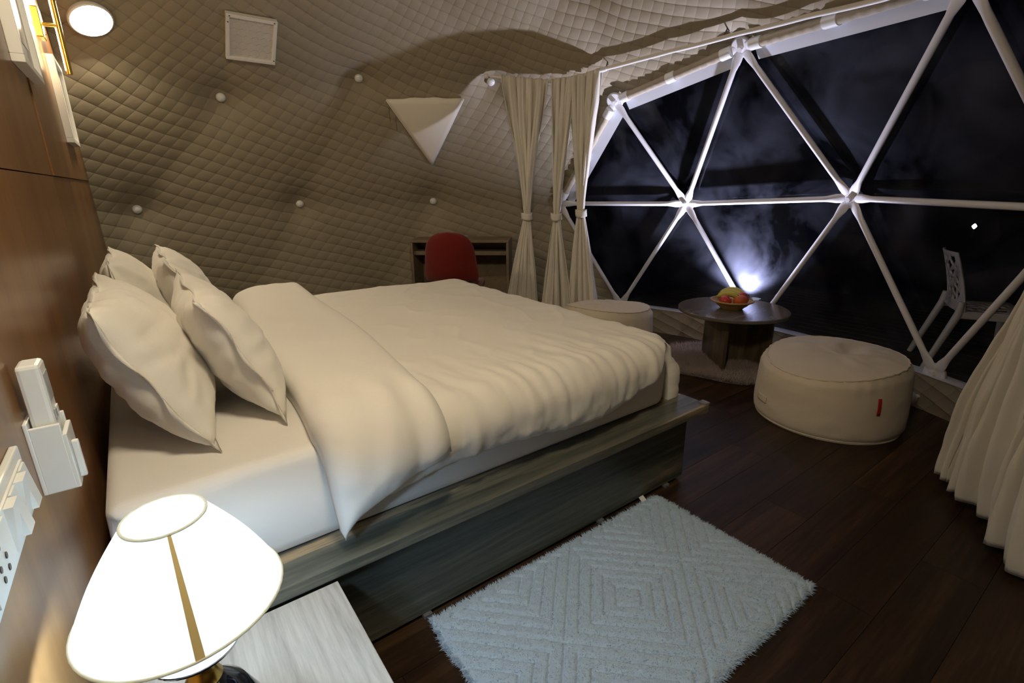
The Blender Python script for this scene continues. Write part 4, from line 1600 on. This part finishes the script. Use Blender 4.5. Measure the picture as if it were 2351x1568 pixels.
bc = bowl_c
fruit('apple', bc + Vector((-0.062, 0.018, 0.062)), 0.043, 'apple_skin', 'red apple at the front of the fruit basket', 0.4, 0.5)
fruit('orange', bc + Vector((-0.012, -0.068, 0.068)), 0.049, 'orange_skin', 'orange red fruit in the middle of the basket', 1.4, -0.4)
fruit('apple', bc + Vector((0.050, -0.050, 0.078)), 0.045, 'apple_skin', 'dark red apple at the right rim of the basket', 2.4, 0.8)
ban_dir = Vector((0.28, -0.96, 0)).normalized()
for k in range(3):
    off = Vector((0.96, 0.28, 0)) * (0.040 * k - 0.012)
    base = bc + Vector((0.0, 0.035, 0.066 + 0.010 * k)) + off
    pts = []; rad = []
    for q in range(11):
        t = q / 10
        pts.append(base + ban_dir * (0.18 * (t - 0.42)) + Vector((0, 0, 0.050 * sin(pi * (0.12 + t * 0.76)) - 0.01)))
        rad.append(0.006 + 0.014 * sin(pi * min(1, max(0, 0.08 + 0.86 * t))) ** 0.6)
    root = thing('banana', pts[0], 'banana in the fruit basket, %s of the bunch' % ('front one', 'middle one', 'back one')[k], 'fruit', 'bananas in the basket')
    root['label'] = ('greenish yellow banana at the front of the bunch in the basket', 'greenish yellow banana in the middle of the bunch', 'greenish yellow banana at the back of the bunch, by the window')[k]
    B().tube(pts, rad, n=10).build('skin', 'banana_skin', root, smooth=True)
    B().tube([pts[-1], pts[-1] + ban_dir * 0.022 + Vector((0, 0, 0.002))], [0.007, 0.006], n=8).build('stem', 'banana_tip', root)
    B().tube([pts[0] - ban_dir * 0.005, pts[0]], [0.004, 0.006], n=8).build('tip', 'banana_tip', root)

# ------------------------------------------------------------------ blue bath rug
RX0, RX1, RY0, RY1 = 0.535, 1.68, 0.525, 1.205
RC = Vector(((RX0 + RX1) / 2, (RY0 + RY1) / 2, 0.0))
rug = thing('shag_rug', RC, 'pale blue shaggy rug with carved diamond lines beside the bed', 'rug')
P_ = 0.578


def rug_h(x, y_):
    u = (x - 1.12) / P_; v = (y_ - 0.875) / P_
    a = u + v + 0.5; b_ = u - v + 0.5
    fa = abs(a - math.floor(a) - 0.5); fb_ = abs(b_ - math.floor(b_) - 0.5)
    f = max(fa, fb_) * 2
    r = (f * 5.0) % 1.0
    g = min(r, 1 - r)
    groove = exp(-(g / 0.11) ** 2)
    ex = min(x - RX0, RX1 - x, y_ - RY0, RY1 - y_)
    edge = 1 - exp(-max(ex, 0) / 0.012)
    return (0.021 - 0.010 * groove) * edge + 0.0025 * fbm(x * 45, y_ * 45, 1.0, 2) * edge, groove


def rug_xy(u, v):
    x = RX0 + (RX1 - RX0) * u; y_ = RY0 + (RY1 - RY0) * v
    wob = 0.007
    k = 1.0
    ex = min(u, 1 - u); ey = min(v, 1 - v)
    # rounded corners
    x += wob * fbm(y_ * 9, 3.0, 1.0) * (1 - smooth01(ex / 0.08)) * 1.0
    y_ += wob * fbm(x * 9, 8.0, 2.0) * (1 - smooth01(ey / 0.08))
    cr = 0.045
    dx = max(0, cr - min(x - RX0, RX1 - x)); dy = max(0, cr - min(y_ - RY0, RY1 - y_))
    dd = hypot(dx, dy)
    if dd > cr:
        s_ = cr / dd
        x += (1 - s_) * dx * (1 if u < 0.5 else -1)
        y_ += (1 - s_) * dy * (1 if v < 0.5 else -1)
    return x, y_


def rug_pt(u, v):
    x, y_ = rug_xy(u, v)
    return (x, y_, 0.004 + max(0.0, rug_h(x, y_)[0]) if 0 < u < 1 and 0 < v < 1 else 0.002)


B().grid(rug_pt, 330, 200).build('woven_base', 'rug_cotton', rug, smooth=True)


def rug_s(rnd):
    u, v = rnd.random(), rnd.random()
    if rnd.random() < 0.10:
        s = rnd.randrange(4); t = rnd.uniform(0.0, 0.012)
        if s == 0: u = t
        elif s == 1: u = 1 - t
        elif s == 2: v = t
        else: v = 1 - t
    x, y_ = rug_xy(u, v)
    h, g = rug_h(x, y_)
    o = Vector(((-1 if u < 0.5 else 1) * (0.008 if min(u, 1 - u) < 0.012 else 0), (-1 if v < 0.5 else 1) * (0.008 if min(v, 1 - v) < 0.018 else 0), 0))
    return Vector((x, y_, 0.002 + max(0, h) - 0.001)), rnd.uniform(0.4, 1.0) * (0.25 if g > 0.5 else 1.0), o


tag(blades(60000, rug_s, 0.009, 0.0016, 11, 0.55).build('pile', 'rug_cotton', rug), kind='stuff')
B().box((1.60, 1.216, 0.016), (0.028, 0.026, 0.003), M=Matrix.Rotation(radians(35), 3, 'X'), bev=0.0005).build('care_label', 'frame_white', rug)

# ------------------------------------------------------------------ outside: plastic chair and far lamp; flood light at the window
fd = Vector((0.44, -0.898, 0)).normalized(); sd = Vector((0.898, 0.44, 0))
OC = Vector((4.80, 1.155, -0.005))
OM = frame_matrix(sd, fd, Vector((0, 0, 1)), OC)
oc = thing('garden_chair', OC, 'white perforated plastic garden chair on the dark deck outside the window', 'chair')


def back_pt(x, t):
    # t 0 seat .. 1 top ; x -1..1
    z = 0.44 + 0.42 * t
    yb = 0.13 - 0.06 * t - 0.10 * t * t * 0.5 + 0.035 * (x * x)
    wv = 0.225 - 0.045 * t
    return Vector((x * wv, yb, z))


rnd = random.Random(4)
sites = [(rnd.uniform(-1, 1), rnd.uniform(0, 1)) for _ in range(60)]


def keep(x, t):
    if abs(x) > 0.78 or t > 0.92 or t < 0.16:
        return True
    ds = sorted(hypot((x - a) * 0.6, t - b_) for a, b_ in sites)
    return ds[1] - ds[0] < 0.034


NXB, NTB = 56, 80
bb = B(); used = {}


def bidx(i, j):
    if (i, j) not in used:
        used[i, j] = len(bb.v)
        bb.v.append(back_pt(2 * i / NXB - 1, j / NTB))
    return used[i, j]


for i in range(NXB):
    for j in range(NTB):
        if keep(2 * (i + 0.5) / NXB - 1, (j + 0.5) / NTB):
            bb.f.append((bidx(i, j), bidx(i + 1, j), bidx(i + 1, j + 1), bidx(i, j + 1)))
bk = bb.xf(OM).build('backrest', 'chair_plastic', oc, smooth=True)
so = bk.modifiers.new('thickness', 'SOLIDIFY'); so.thickness = 0.012; so.offset = 0


def seat_pt(u, v):
    return Vector(((2 * u - 1) * (0.215 + 0.02 * v), 0.13 + 0.40 * v, 0.445 - 0.012 * sin(pi * u) * sin(pi * v) + 0.01 * v))


sb = B()
sites2 = [(rnd.random(), rnd.random()) for _ in range(50)]
used2 = {}


def sidx(i, j):
    if (i, j) not in used2:
        used2[i, j] = len(sb.v); sb.v.append(seat_pt(i / 44, j / 44))
    return used2[i, j]


for i in range(44):
    for j in range(44):
        u, v = (i + .5) / 44, (j + .5) / 44
        ds = sorted(hypot(u - a, v - b_) for a, b_ in sites2)
        if min(u, 1 - u, v, 1 - v) < 0.12 or ds[1] - ds[0] < 0.035:
            sb.f.append((sidx(i, j), sidx(i + 1, j), sidx(i + 1, j + 1), sidx(i, j + 1)))
st_ = sb.xf(OM).build('seat', 'chair_plastic', oc, smooth=True)
so = st_.modifiers.new('thickness', 'SOLIDIFY'); so.thickness = 0.012; so.offset = 0
for sx_ in (-1, 1):
    B().tube([(sx_ * 0.235, 0.0, 0.0), (sx_ * 0.225, 0.13, 0.43), (sx_ * 0.222, 0.135, 0.52)], [0.020, 0.026, 0.018], n=10).xf(OM).build('rear_leg', 'chair_plastic', oc, smooth=True, sharp=60)
    B().tube([(sx_ * 0.235, 0.53, 0.0), (sx_ * 0.225, 0.50, 0.43)], [0.018, 0.024], n=10).xf(OM).build('front_leg', 'chair_plastic', oc, smooth=True, sharp=60)
    B().box((sx_ * 0.225, 0.33, 0.425), (0.03, 0.40, 0.045), bev=0.006).xf(OM).build('side_rail', 'chair_plastic', oc)

FL = Vector((3.895, 2.15, 0.0))
FZ = 0.365
fl = thing('flood_light', FL, 'small flood light on a short stand behind the round table, shining upwards', 'flood light')
aim = (Vector((3.3, 2.2, 2.2)) - (FL + Vector((0, 0, FZ)))).normalized()
ax = Vector((0, 0, 1)).cross(aim).normalized(); ay = aim.cross(ax)
FM = frame_matrix(ax, ay, aim, FL + Vector((0, 0, FZ)))
B().box((0, 0, -0.022), (0.12, 0.08, 0.03), bev=0.006).xf(FM).build('housing', 'dark_steel', fl)
B().box((0, 0, -0.003), (0.10, 0.062, 0.004)).xf(FM).build('glass', 'flood_glass', fl)
B().tube([FL + ax * 0.066 + Vector((0, 0, FZ)), FL + ax * 0.066 + Vector((0, 0, FZ - 0.09)), FL - ax * 0.066 + Vector((0, 0, FZ - 0.09)), FL - ax * 0.066 + Vector((0, 0, FZ))], 0.005, n=8).build('bracket', 'dark_steel', fl)
B().tube([FL + Vector((0, 0, 0.008)), FL + Vector((0, 0, FZ - 0.088))], 0.008, n=10).build('post', 'dark_steel', fl, smooth=True)
B().lathe([(0.0, 0.0), (0.055, 0.0), (0.055, 0.006), (0.012, 0.012), (0.0, 0.012)], FL, n=24, cap=False).build('base', 'dark_steel', fl)
sd_ = bpy.data.lights.new('flood_beam', 'SPOT')
sd_.energy = FLOOD_W; sd_.color = (0.80, 0.79, 1.0); sd_.spot_size = radians(122); sd_.spot_blend = 0.8; sd_.shadow_soft_size = 0.03
so_ = bpy.data.objects.new('flood_beam', sd_); COL.objects.link(so_)
so_.matrix_world = frame_matrix(ax, -ay, -aim, FL + Vector((0, 0, FZ)) + aim * 0.02)

far = Vector((16.1, 3.37, 0.0))
fp = thing('garden_lamp', far, 'distant bluish white lamp shining far outside in the dark', 'lamp')
B().tube([far, far + Vector((0, 0, 0.22))], 0.02, n=10).build('post', 'dark_steel', fp)
B().lathe([(0.0, 0.21), (0.03, 0.245), (0.05, 0.28), (0.03, 0.315), (0.0, 0.345)], far, n=16, cap=False).build('globe', 'far_led', fp, smooth=True)
